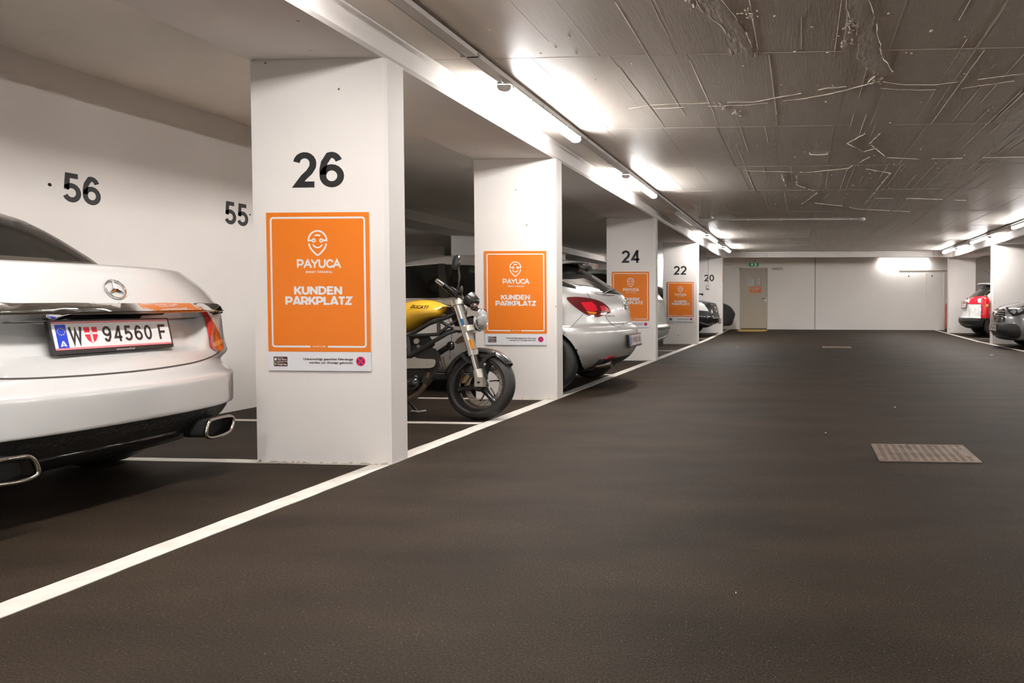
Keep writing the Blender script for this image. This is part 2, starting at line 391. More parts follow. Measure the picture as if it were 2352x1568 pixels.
# finer board lines inside panels, and lumps
for q in range(190):
    x = round(random.uniform(-2.2, 4.3) / 0.105) * 0.105 + random.gauss(0, 0.004); a = random.uniform(1.5, 17); b = a + random.uniform(0.4, 2.2); h = random.uniform(0.0, 0.0007)
    ridge_mb.add([(x - 0.003, a, CEILZ), (x + 0.003, a, CEILZ), (x, a, CEILZ - 0.0012 - h), (x - 0.003 , b, CEILZ), (x + 0.003, b, CEILZ), (x, b, CEILZ - 0.0012 - h)],
                 [(0, 1, 2), (5, 4, 3), (0, 2, 5, 3), (1, 4, 5, 2), (0, 3, 4, 1)])
for q in range(260):
    x = random.uniform(-2.1, 4.2); y = random.uniform(2.2, 13) ** 1.0; r = random.uniform(0.003, 0.009)
    ridge_mb.ell((x, y, CEILZ - 0.002), (r, 0, 0), (0, r * random.uniform(0.6, 2), 0), (0, 0, r * 0.6), 6, 4)
o = ridge_mb.build('casting_ridges', CEILP, ceiling); o['kind'] = 'stuff'
# trowelled filler smears: raised ragged edges traced on the ceiling plane
def smear(left, right, name='filler_smear', edge=0.006, fill=True):
    L_ = [at(x, y, Z=CEILZ - 0.003) for x, y in left]; R_ = [at(x, y, Z=CEILZ - 0.003) for x, y in right]
    mb = MB()
    def sub(P):
        out = []
        for i in range(len(P) - 1):
            k = max(2, int((P[i + 1] - P[i]).length / 0.06))
            for q in range(k):
                p = P[i].lerp(P[i + 1], q / k); out.append(p + Vector((random.gauss(0, 0.004), random.gauss(0, 0.004), 0)))
        out.append(P[-1]); return out
    for P in (L_, R_):
        if len(P) < 2: continue
        pp = sub(P); i = 0
        while i < len(pp) - 1:                      # broken, uneven trowel edges
            k = random.randint(3, 9); q = pp[i:i + k + 1]
            if len(q) > 1: mb.tube(q, [edge * random.uniform(0.15, 0.75) for _ in q], 5)
            i += k + (random.randint(0, 3))
    if fill and len(R_) > 1:
        n = 24; k = 6
        def lerp_line(P, t):
            d = [0]
            for i in range(len(P) - 1): d.append(d[-1] + (P[i + 1] - P[i]).length)
            s_ = t * d[-1]
            for i in range(len(P) - 1):
                if s_ <= d[i + 1] + 1e-9: return P[i].lerp(P[i + 1], (s_ - d[i]) / max(1e-9, d[i + 1] - d[i]))
            return P[-1]
        vs = []
        for i in range(n + 1):
            a = lerp_line(L_, i / n); b = lerp_line(R_, i / n)
            for j in range(k + 1):
                vs.append(a.lerp(b, j / k) + Vector((0, 0, -0.001 - random.uniform(0, 0.003) * (1 if 0 < j < k else 0))))
        mb.add(vs, [(i * (k + 1) + j, i * (k + 1) + j + 1, (i + 1) * (k + 1) + j + 1, (i + 1) * (k + 1) + j) for i in range(n) for j in range(k)])
    return mb.build(name, FILL, ceiling, smooth=60)
smear([(1592, -20), (1613, 25), (1664, 66), (1682, 128)], [(1640, -20), (1676, 25), (1715, 75), (1734, 130)])
smear([(1935, -25), (1948, 30), (1969, 70), (1972, 135), (2010, 173)], [(1990, -25), (2010, 55), (2025, 130), (2056, 172)])
smear([(1445, 249), (1505, 240), (1590, 238), (1730, 234), (1800, 222), (1900, 203), (1985, 195), (2010, 175)],
      [(1500, 250), (1590, 246), (1730, 240), (1850, 226), (1940, 208), (2020, 186)], fill=False, edge=0.005)
smear([(2025, 188), (2080, 195), (2150, 195), (2220, 186), (2300, 176), (2360, 170)], [(2022, 203), (2110, 208), (2210, 203), (2330, 186)], fill=False, edge=0.004)
smear([(1988, 306), (1946, 330), (1985, 348), (2015, 340)], [(2022, 306), (1998, 330), (2035, 362), (2110, 365), (2240, 363), (2360, 360)], fill=False, edge=0.006)
smear([(1700, 392), (1860, 396), (1950, 386), (1998, 360)], [(1990, 388), (2045, 398), (2010, 440), (1985, 470)], fill=False, edge=0.007)
smear([(1795, 400), (1805, 428)], [(1830, 404), (1830, 425), (1878, 442), (1840, 470)], fill=False, edge=0.008)
smear([(1870, 466), (1935, 473), (1970, 480), (2090, 486)], [(2012, 455), (2110, 456), (2220, 460)], fill=False, edge=0.009)
for cx, cy in ((1590, 10), (1718, 28), (1955, 60), (1945, 98), (1690, 260), (1660, 245), (2015, 185)):
    c = at(cx, cy, Z=CEILZ - 0.003); mb = MB()
    for q in range(14): mb.ell(c + Vector((random.gauss(0, 0.022), random.gauss(0, 0.04), 0)), (0.012 * random.random() + 0.003, 0, 0), (0, 0.016 * random.random() + 0.003, 0), (0, 0, 0.0035), 7, 4)
    mb.build('filler_lump', CEILP, ceiling, smooth=60)
w_ = at(1880, 352, Z=CEILZ - 0.01)
MB().tube([w_ + Vector((-0.09, 0, 0.005)), w_ + Vector((-0.085, 0, -0.012)), w_ + Vector((0.0, 0, -0.016)), w_ + Vector((0.085, 0, -0.012)), w_ + Vector((0.09, 0, 0.005))], 0.006, 6).build('rebar_stub', CEILP, ceiling)

# beams over the pillar rows, chamfered along the aisle edge
def beam(name, x0, x1, y0, y1, face):
    c = 0.018; mb = MB()
    if face > 0: poly = [(x0, SOFZ), (x1 - c, SOFZ), (x1, SOFZ + c), (x1, CEILZ + 0.01), (x0, CEILZ + 0.01)]
    elif face < 0: poly = [(x0 + c, SOFZ), (x1, SOFZ), (x1, CEILZ + 0.01), (x0, CEILZ + 0.01), (x0, SOFZ + c)]
    else: poly = [(x0, SOFZ), (x1, SOFZ), (x1, CEILZ + 0.01), (x0, CEILZ + 0.01)]
    mb.prism(poly, lambda u, v, d: (u, d, v), y0, y1)
    return struct(name, mb, WHITE)
beam('beam_left', XL - BW, XL, -8, 20.36, 1)
beam('beam_right', XR, XR + BW, -8, 20.872, -1)
struct('beam_far', MB().box(XL, XR, 20.18, 20.36, SOFZ, CEILZ + 0.01), WHITE)
beam('beam_bay', -7.15, -6.4, 6.4, 22.4, 0)
# niche block that carries the motorcycle bay numbers
NX = -4.78
struct('wall_left', MB().box(NX - 0.3, NX, 3.796, 6.62, 0, CEILZ + 0.01), WALLP)
struct('wall_bay_left', MB().box(-15, -14.8, -8, 22.8, 0, CEILZ + 0.01), WALLP)
struct('wall_bay_right', MB().box(9.4, 9.6, -8, 22.8, 0, CEILZ + 0.01), WALLP)
struct('wall_back', MB().box(-15, 11, -8.2, -8, -0.3, CEILZ + 0.2), WALLP)
wall_far = struct('wall_far', MB().box(-15, 11, YW, YW + 0.3, -0.1, CEILZ + 0.01), FARW_BAKED)
# grooves and joints in the far wall
def wp(x, y, off=0.0): return at(x, y, Y=YW - off)
GRV = mat('joint_sealant', (0.33, 0.27, 0.20), 0.8)
def wall_strip(name, a, b, t, m=GRV, d=0.004):
    a = wp(*a); b = wp(*b); mb = MB()
    if abs(a.x - b.x) > abs(a.z - b.z): mb.box(min(a.x, b.x), max(a.x, b.x), YW - d, YW + 0.01, (a.z + b.z) / 2 - t, (a.z + b.z) / 2 + t)
    else: mb.box((a.x + b.x) / 2 - t, (a.x + b.x) / 2 + t, YW - d, YW + 0.01, min(a.z, b.z), max(a.z, b.z))
    return mb.build(name, m, wall_far)
wall_strip('expansion_joint', (1872.5, 585), (1871.5, 757), 0.012)
wall_strip('panel_groove', (2065, 621.5), (2185, 621.5), 0.010, GRV, 0.012)
wall_strip('panel_joint', (2125.5, 623), (2125.5, 756), 0.006, FARW_BAKED, 0.008)
wall_strip('panel_joint', (2168, 623), (2168, 756), 0.006, FARW_BAKED, 0.008)
for px, py in ((2087.5, 634), (2141, 633.5)):
    c = wp(px, py); MB().lathe([(0.0, 0.0), (0.022, 0.0), (0.022, 0.006), (0.0, 0.006)], (c.x, YW - 0.004, c.z), (0, 1, 0), 10, False).build('tie_hole', VOIDM, wall_far)
# bays' far-left hall: columns and a pale store wall seen past the parked cars
for yy in (13.4, 18.2):
    struct('pier_bay', MB().box(-7.05, -6.5, yy, yy + 0.35, 0, SOFZ + 0.002), WALLP)
struct('wall_store', MB().box(-14.7, -9.6, 17.6, 17.9, 0, CEILZ), WALLP)

# painted lines
def line(name, label, x0, x1, y0, y1, group='white parking lines on the asphalt'):
    n = max(1, int(max(abs(x1 - x0), abs(y1 - y0)) / 0.35)); mb = MB(); lng = abs(y1 - y0) > abs(x1 - x0)
    L_ = []; R_ = []
    k = n * 4
    for i in range(k + 1):
        t = i / k; j1 = random.uniform(-0.003, 0.003); j2 = random.uniform(-0.003, 0.003)
        if lng:
            y = y0 + (y1 - y0) * t; L_.append((x0 + j1, y, fz(y) + 0.0025)); R_.append((x1 + j2, y, fz(y) + 0.0025))
        else:
            x = x0 + (x1 - x0) * t; z = fz(y0) + 0.0022; L_.append((x, y1 + j1, z)); R_.append((x, y0 + j2, z))
    m = k + 1; vs = L_ + R_ + [(p[0], p[1], p[2] - 0.0035) for p in L_ + R_]
    fs = [(m + i, m + i + 1, i + 1, i) for i in range(k)] + [(i, i + 1, 2 * m + i + 1, 2 * m + i) for i in range(k)] + [(3 * m + i, 3 * m + i + 1, m + i + 1, m + i) for i in range(k)]
    o = mb.add(vs, fs).build(name, LINE); return tag(o, label, 'floor marking', group)
line('lane_line', 'long white line along the aisle edge below the numbered pillars', -2.425, -2.312, -3, YW - 0.05)
line('lane_line', 'long white line along the aisle edge below the fire extinguisher', 4.30, 4.395, -3, YW - 0.05)
line('stall_line', 'white stall line running from the number 26 pillar under the white sedan', NX, -2.43, 3.69, 3.765)
line('stall_line', 'white stall line just in front of the motorcycle front wheel', NX, -2.43, 5.0, 5.075)
line('stall_line', 'white stall line behind the motorcycle, running to the unnumbered pillar', NX, -2.43, 6.31, 6.38)
line('stall_line', 'white stall line beside the silver hatchback exhaust', -6.3, -2.43, 8.58, 8.66)
line('stall_line', 'white stall line between the pillars numbered 24 and 22', -6.3, -2.43, 13.05, 13.13)
line('stall_line', 'white stall line under the nose of the black car', -6.3, -2.43, 17.55, 17.63)
line('stall_line', 'white stall line behind the grey car under the white crossover', 4.40, 8.4, 18.1, 18.18)

# ------------------------------------------------------------------ pillars
def num(txt, c, parent, right=(1, 0, 0), w_=0.288):
    return caps('number', txt, c, right, (0, 0, 1), w_ + 0.008, 0.198, BLACKP, parent, 0.175, 0.06, 0.0)
def pillar(y, right, label):
    x0, x1 = (XR, XR + BW) if right else (XL - BW, XL)
    z0 = fz(y + 0.08); t = 0.172; c = 0.018
    o = thing('concrete_pillar', label, 'pillar', ((x0 + x1) / 2, y + t / 2, z0), 'concrete pillars along the aisle')
    if right: poly = [(x0 + c, y), (x1, y), (x1, y + t), (x0, y + t), (x0, y + c)]
    else: poly = [(x0, y), (x1 - c, y), (x1, y + c), (x1, y + t), (x0, y + t)]
    MB().prism(poly, lambda u, v, d: (u, v, d), z0 - 0.02, SOFZ).build('shaft', WHITE, o)
    # ragged paint skirt where shaft and asphalt meet
    mb = MB(); n = 46; L_ = []
    for i in range(n + 1):
        xx = x0 + (x1 - x0) * i / n; L_.append(xx)
    for i in range(n):
        h = 0.004 + 0.010 * random.random() ** 2
        mb.box(L_[i], L_[i + 1], y - 0.003 - 0.005 * random.random(), y + 0.004, z0 - 0.003, z0 + h)
    mb.build('base_caulk', mat('caulk', (0.46, 0.40, 0.35), 0.85), o)
    return o
PY = {'26': 3.698, '25': 6.338, '24': 10.78, '22': 15.266, '20': 20.137}
LBL = {'26': 'nearest white pillar, painted with the black number 26', '25': 'white pillar without a number behind the yellow motorcycle',
       '24': 'white pillar painted with the black number 24', '22': 'white pillar painted with the black number 22',
       '20': 'white pillar with the black number 20 beside the black car'}
PIL = {}
for k in PY:
    PIL[k] = pillar(PY[k], False, LBL[k])
    if k != '25': num(k, (XL - BW / 2 - 0.003, PY[k] - 0.0006, 1.566 + fz(PY[k]) * 0.3), PIL[k])
PIL['A'] = pillar(20.70, True, 'white pillar right of the far wall, behind the white crossover')
PIL['B'] = pillar(16.03, True, 'white pillar with the red extinguisher, behind the grey car')
# numbers on the niche wall (facing the aisle)
WL = bpy.data.objects['wall_left']
for txt, pa, pz_ in (('56', (144, 397), (230, 470)), ('55', (516, 462), (570, 520))):
    ya, yb = at(*pa, X=NX).y, at(*pz_, X=NX).y
    caps('number', txt, (NX + 0.0008, (ya + yb) / 2, 1.573), (0, 1, 0), (0, 0, 1), yb - ya + 0.006, 0.19, BLACKP, WL, 0.175, 0.05, 0.0)
c = at(114, 424, X=NX); MB().lathe([(0, 0), (0.011, 0), (0.011, 0.005), (0, 0.005)], (NX - 0.003, c.y, c.z), (1, 0, 0), 10, False).build('drill_hole', VOIDM, WL)
c = at(574, 493, X=NX); MB().lathe([(0, 0), (0.007, 0), (0.007, 0.005), (0, 0.005)], (NX - 0.003, c.y, c.z), (1, 0, 0), 10, False).build('drill_hole', VOIDM, WL)

# ================================================================== ORANGE SIGNS
def make_sign(label):
    Wd, Hd = 0.604, 0.893
    o = thing('parking_sign', label, 'sign', (0, 0, 0), 'orange customer parking signs')
    f = lambda u, v, d: (u, -d, v)
    MB().prism(rrect(-Wd / 2, Wd / 2, 0, Hd, 0.004, 2), f, 0, 0.006).build('board', SIGNW, o)
    MB().prism([(-Wd / 2, 0.108), (Wd / 2, 0.108), (Wd / 2, Hd), (-Wd / 2, Hd)], f, 0.0055, 0.0068).build('orange_panel', ORANGE, o)
    q = 0.0072
    # white frame line with a gap at the bottom for the web address
    x0, x1, z0, z1 = -0.275, 0.275, 0.137, 0.863; r = 0.014
    rr = rrect(x0, x1, z0, z1, r, 5)              # starts at right/top corner, goes counter-clockwise
    k = 18                                        # after the left-bottom corner
    path = [(0.055, z0)] + rr[18:] + rr[:18] + [(-0.055, z0)]
    ribbons('frame_line', [(path, 0.0105, False)], f, SIGNW, o, q, True)
    # pin logo
    cz = 0.7275; cy_ = 0.0; s = 0.0535; wd = 0.0095; L_ = []
    arc = [(s * math.cos(math.radians(a)), cz + 0.008 + s * math.sin(math.radians(a))) for a in range(0, 181, 12)]
    L_.append(([(0.032, cz + 0.008)] + arc + [(-0.032, cz + 0.008)], wd, False))
    for sx in (-1, 1):
        L_.append(([(sx * 0.022 + 0.0085 * math.cos(math.radians(a)), cz + 0.008 + 0.0085 * math.sin(math.radians(a))) for a in range(0, 360, 24)], wd * 0.75, True))
    L_.append(([(0.028 * math.cos(math.radians(a)), cz - 0.006 + 0.026 * math.sin(math.radians(a))) for a in range(205, 336, 10)], wd * 0.85, False))
    L_.append(([(-0.013, cz + 0.035), (0, cz + 0.0385), (0.013, cz + 0.035)], wd * 0.9, False))
    L_.append((cat_rom([(-0.051, cz - 0.014), (-0.040, cz - 0.038), (-0.018, cz - 0.062), (0, cz - 0.074), (0.018, cz - 0.062), (0.040, cz - 0.038), (0.051, cz - 0.014)], 5), wd, False))
    ribbons('pin_logo', L_, f, SIGNW, o, q, True)
    # PAYUCA in round-ended strokes
    L_ = []; lw = 0.0098; h = 0.0395; bz = 0.5855; kx = 1.115
    def seg(x, pts): L_.append(([(x + a * h * kx, bz + b * h) for a, b in pts], lw, False))
    A_ = [(0, 0), (0.44, 1.0), (0.88, 0)]
    x = -0.119
    seg(x, [(0, 0), (0, 1), (0.42, 1), (0.58, 0.95), (0.68, 0.82), (0.70, 0.66), (0.66, 0.5), (0.55, 0.38), (0.40, 0.34), (0, 0.34)]); x += 0.90 * h * kx
    seg(x, A_); seg(x, [(0.18, 0.32), (0.70, 0.32)]); x += 0.98 * h * kx
    seg(x, [(0, 1), (0.40, 0.45), (0.80, 1)]); seg(x, [(0.40, 0.45), (0.40, 0)]); x += 1.02 * h * kx
    seg(x, [(0, 1), (0, 0.38), (0.05, 0.18), (0.18, 0.04), (0.37, 0), (0.56, 0.04), (0.69, 0.18), (0.74, 0.38), (0.74, 1)]); x += 0.98 * h * kx
    seg(x, [(0.78, 0.82), (0.66, 0.94), (0.48, 1.0), (0.27, 0.96), (0.10, 0.80), (0.03, 0.5), (0.10, 0.2), (0.27, 0.04), (0.48, 0), (0.66, 0.06), (0.78, 0.18)]); x += 0.92 * h * kx
    seg(x, A_); seg(x, [(0.18, 0.32), (0.70, 0.32)])
    ribbons('brand_lettering', L_, f, SIGNW, o, q, True)
    R_, Uz = (1, 0, 0), (0, 0, 1)
    T = lambda txt, x, z, wd, ht, m, b=0.0, al='CENTER', nm='lettering': fit_text(nm, txt, (x, -q, z), R_, Uz, wd, ht, m, o, bold=b, align=al)
    T('SMART PARKING', 0.005, 0.552, 0.157, 0.0125, SIGNW, 0.006)
    caps('lettering', 'KUNDEN', (0.0, -q, 0.432), R_, Uz, 0.282, 0.0445, SIGNW, o, 0.25, 0.09, 0.0)
    caps('lettering', 'PARKPLATZ', (0.002, -q, 0.3745), R_, Uz, 0.392, 0.0445, SIGNW, o, 0.25, 0.05, 0.0)
    T('PAYUCA.COM', 0.0, 0.1335, 0.074, 0.008, SIGNW, 0.02)
    T('Unberechtigt geparkte Fahrzeuge', 0.198, 0.0575, 0.293, 0.0155, SIGNDK, 0.008, 'RIGHT')
    T('werden zur Anzeige gebracht.', 0.198, 0.0375, 0.260, 0.0155, SIGNDK, 0.008, 'RIGHT')
    # no-stopping roundel
    rc = (0.2425, 0.0555); R0 = 0.0270
    disc = lambda r, d, m, nm: MB().prism([(rc[0] + r * math.cos(2 * math.pi * k / 28), rc[1] + r * math.sin(2 * math.pi * k / 28)) for k in range(28)], f, 0.0058, d).build(nm, m, o)
    disc(R0, 0.0068, REDP, 'roundel')
    mb = MB()
    for k in range(4):
        a0 = math.radians(90 * k - 45 + 15); a1 = math.radians(90 * k + 45 - 15)
        pts = [(rc[0] + 0.0075 * math.cos(math.radians(90 * k)), rc[1] + 0.0075 * math.sin(math.radians(90 * k)))] + [(rc[0] + 0.021 * math.cos(a0 + (a1 - a0) * t / 6), rc[1] + 0.021 * math.sin(a0 + (a1 - a0) * t / 6)) for t in range(7)]
        mb.prism(pts, f, 0.006, 0.0074)
    mb.build('roundel_fields', BLUEP, o)
    for z0, word, small in ((0.0530, 'App Store', 'Download on the'), (0.0245, 'Google Play', 'GET IT ON')):
        b = MB().prism(rrect(-0.272, -0.190, z0, z0 + 0.026, 0.003, 3), f, 0.0055, 0.0068); b = b.build('store_badge', SIGNDK, o)
        fit_text('lettering', word, (-0.249, -q, z0 + 0.0045), R_, Uz, 0.054, 0.0105, SIGNW, b, align='LEFT', bold=0.01)
        fit_text('lettering', small, (-0.249, -q, z0 + 0.0175), R_, Uz, 0.032, 0.0042, SIGNW, b, align='LEFT')
        if 'App' in word:
            mb = MB(); 
            for cx, cz2, rx, rz in ((-0.2625, z0 + 0.0115, 0.0055, 0.0068), (-0.2585, z0 + 0.0118, 0.0050, 0.0066)):
                mb.prism([(cx + rx * math.cos(2 * math.pi * k / 14), cz2 + rz * math.sin(2 * math.pi * k / 14)) for k in range(14)], f, 0.006, q + (0.0001 if rx < 0.0054 else 0))
            mb.prism([(-0.2605, z0 + 0.019), (-0.2575, z0 + 0.0225), (-0.2565, z0 + 0.0225), (-0.2590, z0 + 0.0188)], f, 0.006, q)
            mb.build('store_symbol', SIGNW, b)
        else:
            for pts, m in (([(-0.2685, z0 + 0.005), (-0.2620, z0 + 0.013), (-0.2685, z0 + 0.021)], mat('play_blue', (0.1, 0.45, 0.6), 0.5)), ([(-0.2620, z0 + 0.013), (-0.2580, z0 + 0.0095), (-0.2540, z0 + 0.013), (-0.2580, z0 + 0.0165)], mat('play_yellow', (0.8, 0.55, 0.05), 0.5)),
                           ([(-0.2685, z0 + 0.021), (-0.2620, z0 + 0.013), (-0.2580, z0 + 0.0165)], mat('play_green', (0.1, 0.5, 0.2), 0.5)), ([(-0.2685, z0 + 0.005), (-0.2580, z0 + 0.0095), (-0.2620, z0 + 0.013)], mat('play_red', (0.7, 0.1, 0.12), 0.5))):
                MB().prism(pts, f, 0.006, q).build('store_symbol', m, b)
    return o
sign0 = make_sign('orange customer parking sign on the pillar numbered 26')
for k, xc, z, lb in (('26', -2.7155, 0.532, None), ('25', -2.703, 0.519, 'orange customer parking sign behind the motorcycle headlight'),
                     ('24', -2.714, 0.532, 'orange customer parking sign under number 24, partly behind the silver hatchback'),
                     ('22', -2.705, 0.512, 'orange customer parking sign next to the black car, farthest of the four')):
    s_ = sign0 if lb is None else copy_tree(sign0)
    if lb: s_['label'] = lb
    s_.location = (xc, PY[k] - 0.004, z)

# ================================================================== LAMPS AND CABLE TRUNKING
def lamp(x, y, z, label, lit=True, L_=1.47, axis='Y', hang=True, dm=None):
    o = thing('strip_light', label, 'lamp', (x, y, z), 'fluorescent strip lights')
    prof_h = [(-0.045, 0.0), (0.045, 0.0), (0.040, 0.014), (0.022, 0.022), (-0.022, 0.022), (-0.040, 0.014)]
    prof_d = [(-0.044, -0.002), (0.044, -0.002), (0.043, -0.022), (0.032, -0.037), (0.012, -0.043), (-0.012, -0.043), (-0.032, -0.037), (-0.043, -0.022)]
    if axis == 'Y': f = lambda u, v, d: (x + u, y + d, z + v)
    else: f = lambda u, v, d: (x + d, y + u, z + v)
    MB().prism(prof_h, f, -0.012, L_ + 0.012).build('housing', PLASTIC, o)
    MB().prism(prof_d, f, 0.0, L_).build('diffuser', (dm or DIFF) if lit else DIFFOFF, o, smooth=40)
    prof_e = [(a_ * 1.03, b_ * 1.04 - 0.0005) for a_, b_ in prof_d]
    for d0 in (-0.010, L_ - 0.012): MB().prism(prof_e, f, d0, d0 + 0.022).build('end_cap', PLASTIC, o)
    if not lit:
        MB().tube([f(0, -0.020, 0.03), f(0, -0.020, L_ - 0.03)], 0.012, 10).build('tube', PLASTIC, o, smooth=60)
    mb = MB()
    for t in (0.02, 0.24, 0.5, 0.76, 0.98):
        for sx in (-1, 1):
            p = f(sx * 0.046, -0.006, t * L_); mb.box(p[0] - 0.006, p[0] + 0.006, p[1] - 0.012, p[1] + 0.012, p[2] - 0.014, p[2] + 0.016)
    mb.build('clips', STEEL, o)['kind'] = 'stuff'
    if hang:
        p = f(0, 0.008, -0.012); q = f(0.0, 0.018, -0.05)
        MB().tube([p, (p[0], p[1] - 0.025, p[2] - 0.004), (q[0], q[1] - 0.02, q[2])], 0.006, 6).build('feed_cable', PLASTIC, o)
    return o
LXL, LXR, LZ = -1.985, 4.02, 2.378
for y, lb, lit in ((-7.6, 'added unseen strip light on the left row, third behind the viewer', True), (-4.6, 'added unseen strip light on the left row, second behind the viewer', True), (-1.6, 'lit strip light on the left row, behind the viewer', True), (1.45, 'lit strip light on the left row, before the number 26 pillar', True),  # second and third lamps behind the viewer are added for ambient light
                   (4.49, 'large lit strip light above the yellow motorcycle, left row', True), (7.68, 'lit strip light above the silver hatchback, left row', True),
                   (10.95, 'unlit strip light hanging beyond the number 24 pillar', False), (14.4, 'lit strip light left of the ceiling conduit, before pillar 22', True),
                   (17.45, 'lit strip light nearest the far wall, left row', True)):
    lamp(LXL, y, LZ, lb, lit)
for y, lb in ((-6.8, 'added unseen strip light on the right row, third behind the viewer'), (-3.7, 'added unseen strip light on the right row, second behind the viewer'), (2.5, 'lit strip light on the right row, level with the number 26 pillar'), (5.6, 'lit strip light on the right row, level with the motorcycle'),  # the two rearmost right-row lamps are unseen additions that lift the ambient light
              (8.7, 'lit strip light on the right row, outside the picture edge'), (11.8, 'lit strip light on the right row, cut by the picture edge'),
              (14.95, 'lit strip light above the grey car, right row'), (18.1, 'lit strip light nearest the far wall, right row'), (-0.6, 'lit strip light on the right row, behind the viewer')):
    lamp(LXR, y, LZ, lb)
a = at(2021, 592, Y=YW - 0.12); b = at(2133, 592, Y=YW - 0.12)
lamp(a.x, YW - 0.10, 2.348, 'long lit strip light mounted high on the far wall', True, b.x - a.x, 'X', False, DIFFLOW)
lamp(-5.7, YW - 0.10, 2.355, 'lit strip light on the far wall glimpsed between pillars 24 and 22', True, 1.5, 'X', False)
lamp(-9.6, 11.8, 2.39, 'added unseen strip light in the hall beyond the parked cars, nearer one', True, 1.5, 'Y', False)  # unseen lamp added to brighten the hall and bay ceilings
lamp(-9.6, 7.2, 2.39, 'added unseen strip light in the hall beyond the niche wall, farther left', True, 1.5, 'Y', False)  # second added hall lamp, out of view, for fill light
# continuous trunking above the lamps
def trunk(x, y0, y1, label):
    o = thing('cable_trunking', label, 'trunking', (x, y0, CEILZ))
    MB().prism([(-0.036, -0.029), (0.036, -0.029), (0.036, 0.0), (-0.036, 0.0)], lambda u, v, d: (x + u, d, CEILZ - 0.0165 + v), y0, y1).build('channel', PLASTIC, o)
    MB().tube([(x - 0.055, y0, CEILZ - 0.030), (x - 0.055, y1, CEILZ - 0.030)], 0.011, 8).build('conduit', PLASTIC, o, smooth=60)
    mb = MB(); y = y0 + 0.3
    while y < y1:
        mb.box(x - 0.072, x + 0.039, y - 0.008, y + 0.008, CEILZ - 0.0455, CEILZ - 0.0145); y += 1.05
    mb.build('saddle_clips', STEEL, o)['kind'] = 'stuff'
    return o
trunk(LXL, -7.8, 19.9, 'long white cable trunking above the left row of lights')
trunk(LXR, -7.8, 19.9, 'long white cable trunking above the right row of lights')
# conduit across the ceiling with a detector at its end
a = at(1602, 502, Z=CEILZ - 0.03); b = at(1978, 508, Z=CEILZ - 0.03); yc = (a.y + b.y) / 2
o = thing('ceiling_conduit', 'white conduit crossing the ceiling with a small detector at its end', 'conduit', (a.x, yc, CEILZ))
MB().tube([(a.x + 0.15, yc, CEILZ - 0.022), (b.x - 0.08, yc, CEILZ - 0.022)], 0.014, 10).build('pipe', PLASTIC, o, smooth=60)
MB().box(a.x - 0.02, a.x + 0.20, yc - 0.05, yc + 0.05, CEILZ - 0.06, CEILZ - 0.003).build('junction_box', PLASTIC, o)
mb = MB()
for t in (0.1, 0.3, 0.5, 0.72, 0.93):
    xx = a.x + (b.x - a.x) * t; mb.box(xx - 0.012, xx + 0.012, yc - 0.03, yc + 0.03, CEILZ - 0.042, CEILZ - 0.003)
mb.build('pipe_clips', PLASTIC, o)['kind'] = 'stuff'
MB().lathe([(0, 0), (0.045, 0), (0.05, -0.02), (0.042, -0.04), (0.02, -0.055), (0, -0.057)], (b.x, yc, CEILZ - 0.003), (0, 0, 1), 16, False).build('detector', PLASTIC, o, smooth=50)
MB().tube([(b.x - 0.08, yc, CEILZ - 0.022), (b.x - 0.05, yc, CEILZ - 0.02), (b.x - 0.02, yc, CEILZ - 0.03)], 0.008, 6).build('lead', PLASTIC, o)
# conduit on the far beam
yb = 20.18
a = at(1690, 576, Y=yb - 0.02); b = at(2148, 580.5, Y=yb - 0.02); zc = CEILZ - 0.035
o = thing('beam_conduit', 'thin white conduit along the beam before the far wall', 'conduit', (a.x, yb, zc))
MB().tube([(a.x, yb - 0.016, zc), (b.x, yb - 0.016, zc)], 0.013, 8).build('pipe', PLASTIC, o, smooth=60)
mb = MB(); 
for k in range(8):
    xx = a.x + (b.x - a.x) * (k + 0.5) / 8; mb.box(xx - 0.012, xx + 0.012, yb - 0.034, yb, zc - 0.02, zc + 0.03)
mb.build('pipe_clips', PLASTIC, o)['kind'] = 'stuff'
MB().box(b.x - 0.02, b.x + 0.13, yb - 0.06, yb, zc - 0.07, zc + 0.04).build('junction_box', PLASTIC, o)
c = at(1675, 583, Y=yb - 0.03)
o = tag(MB().box(c.x - 0.055, c.x + 0.055, yb - 0.05, yb, c.z - 0.06, c.z + 0.05).build('junction_box', PLASTIC), 'small white junction box at the left end of the far beam', 'junction box')

# ================================================================== FAR WALL: door, signs
door = thing('door_1', 'beige steel door in the far wall with an orange notice', 'door', (wp(1730, 757).x, YW, fz(YW)))
door['kind'] = 'structure'
DOORM = mat('door_paint', (0.50, 0.45, 0.37), 0.45, var=0.03, vscale=2)
dx0, dx1 = wp(1699.5, 700).x, wp(1763, 700).x; dz1 = wp(1730, 615.5).z; dz0 = fz(YW)
mb = MB().box(dx0, dx0 + 0.035, YW - 0.03, YW + 0.01, dz0, dz1).box(dx1 - 0.02, dx1, YW - 0.03, YW + 0.01, dz0, dz1).box(dx0, dx1, YW - 0.03, YW + 0.01, dz1 - 0.03, dz1)
mb.build('door_frame', DOORM, door)
leaf = MB().box(dx0 + 0.037, dx1 - 0.022, YW - 0.012, YW + 0.008, dz0 + 0.03, dz1 - 0.033).build('door_leaf', DOORM, door)
MB().box(dx0 + 0.037, dx1 - 0.022, YW - 0.006, YW + 0.002, dz0, dz0 + 0.03).build('threshold_gap', VOIDM, door)
c = wp(1759, 684.5); cl = wp(1750.5, 685.5)
h = MB().box(c.x - 0.025, c.x + 0.025, YW - 0.02, YW - 0.012, c.z - 0.035, c.z + 0.035).build('handle_rose', STEEL, door)
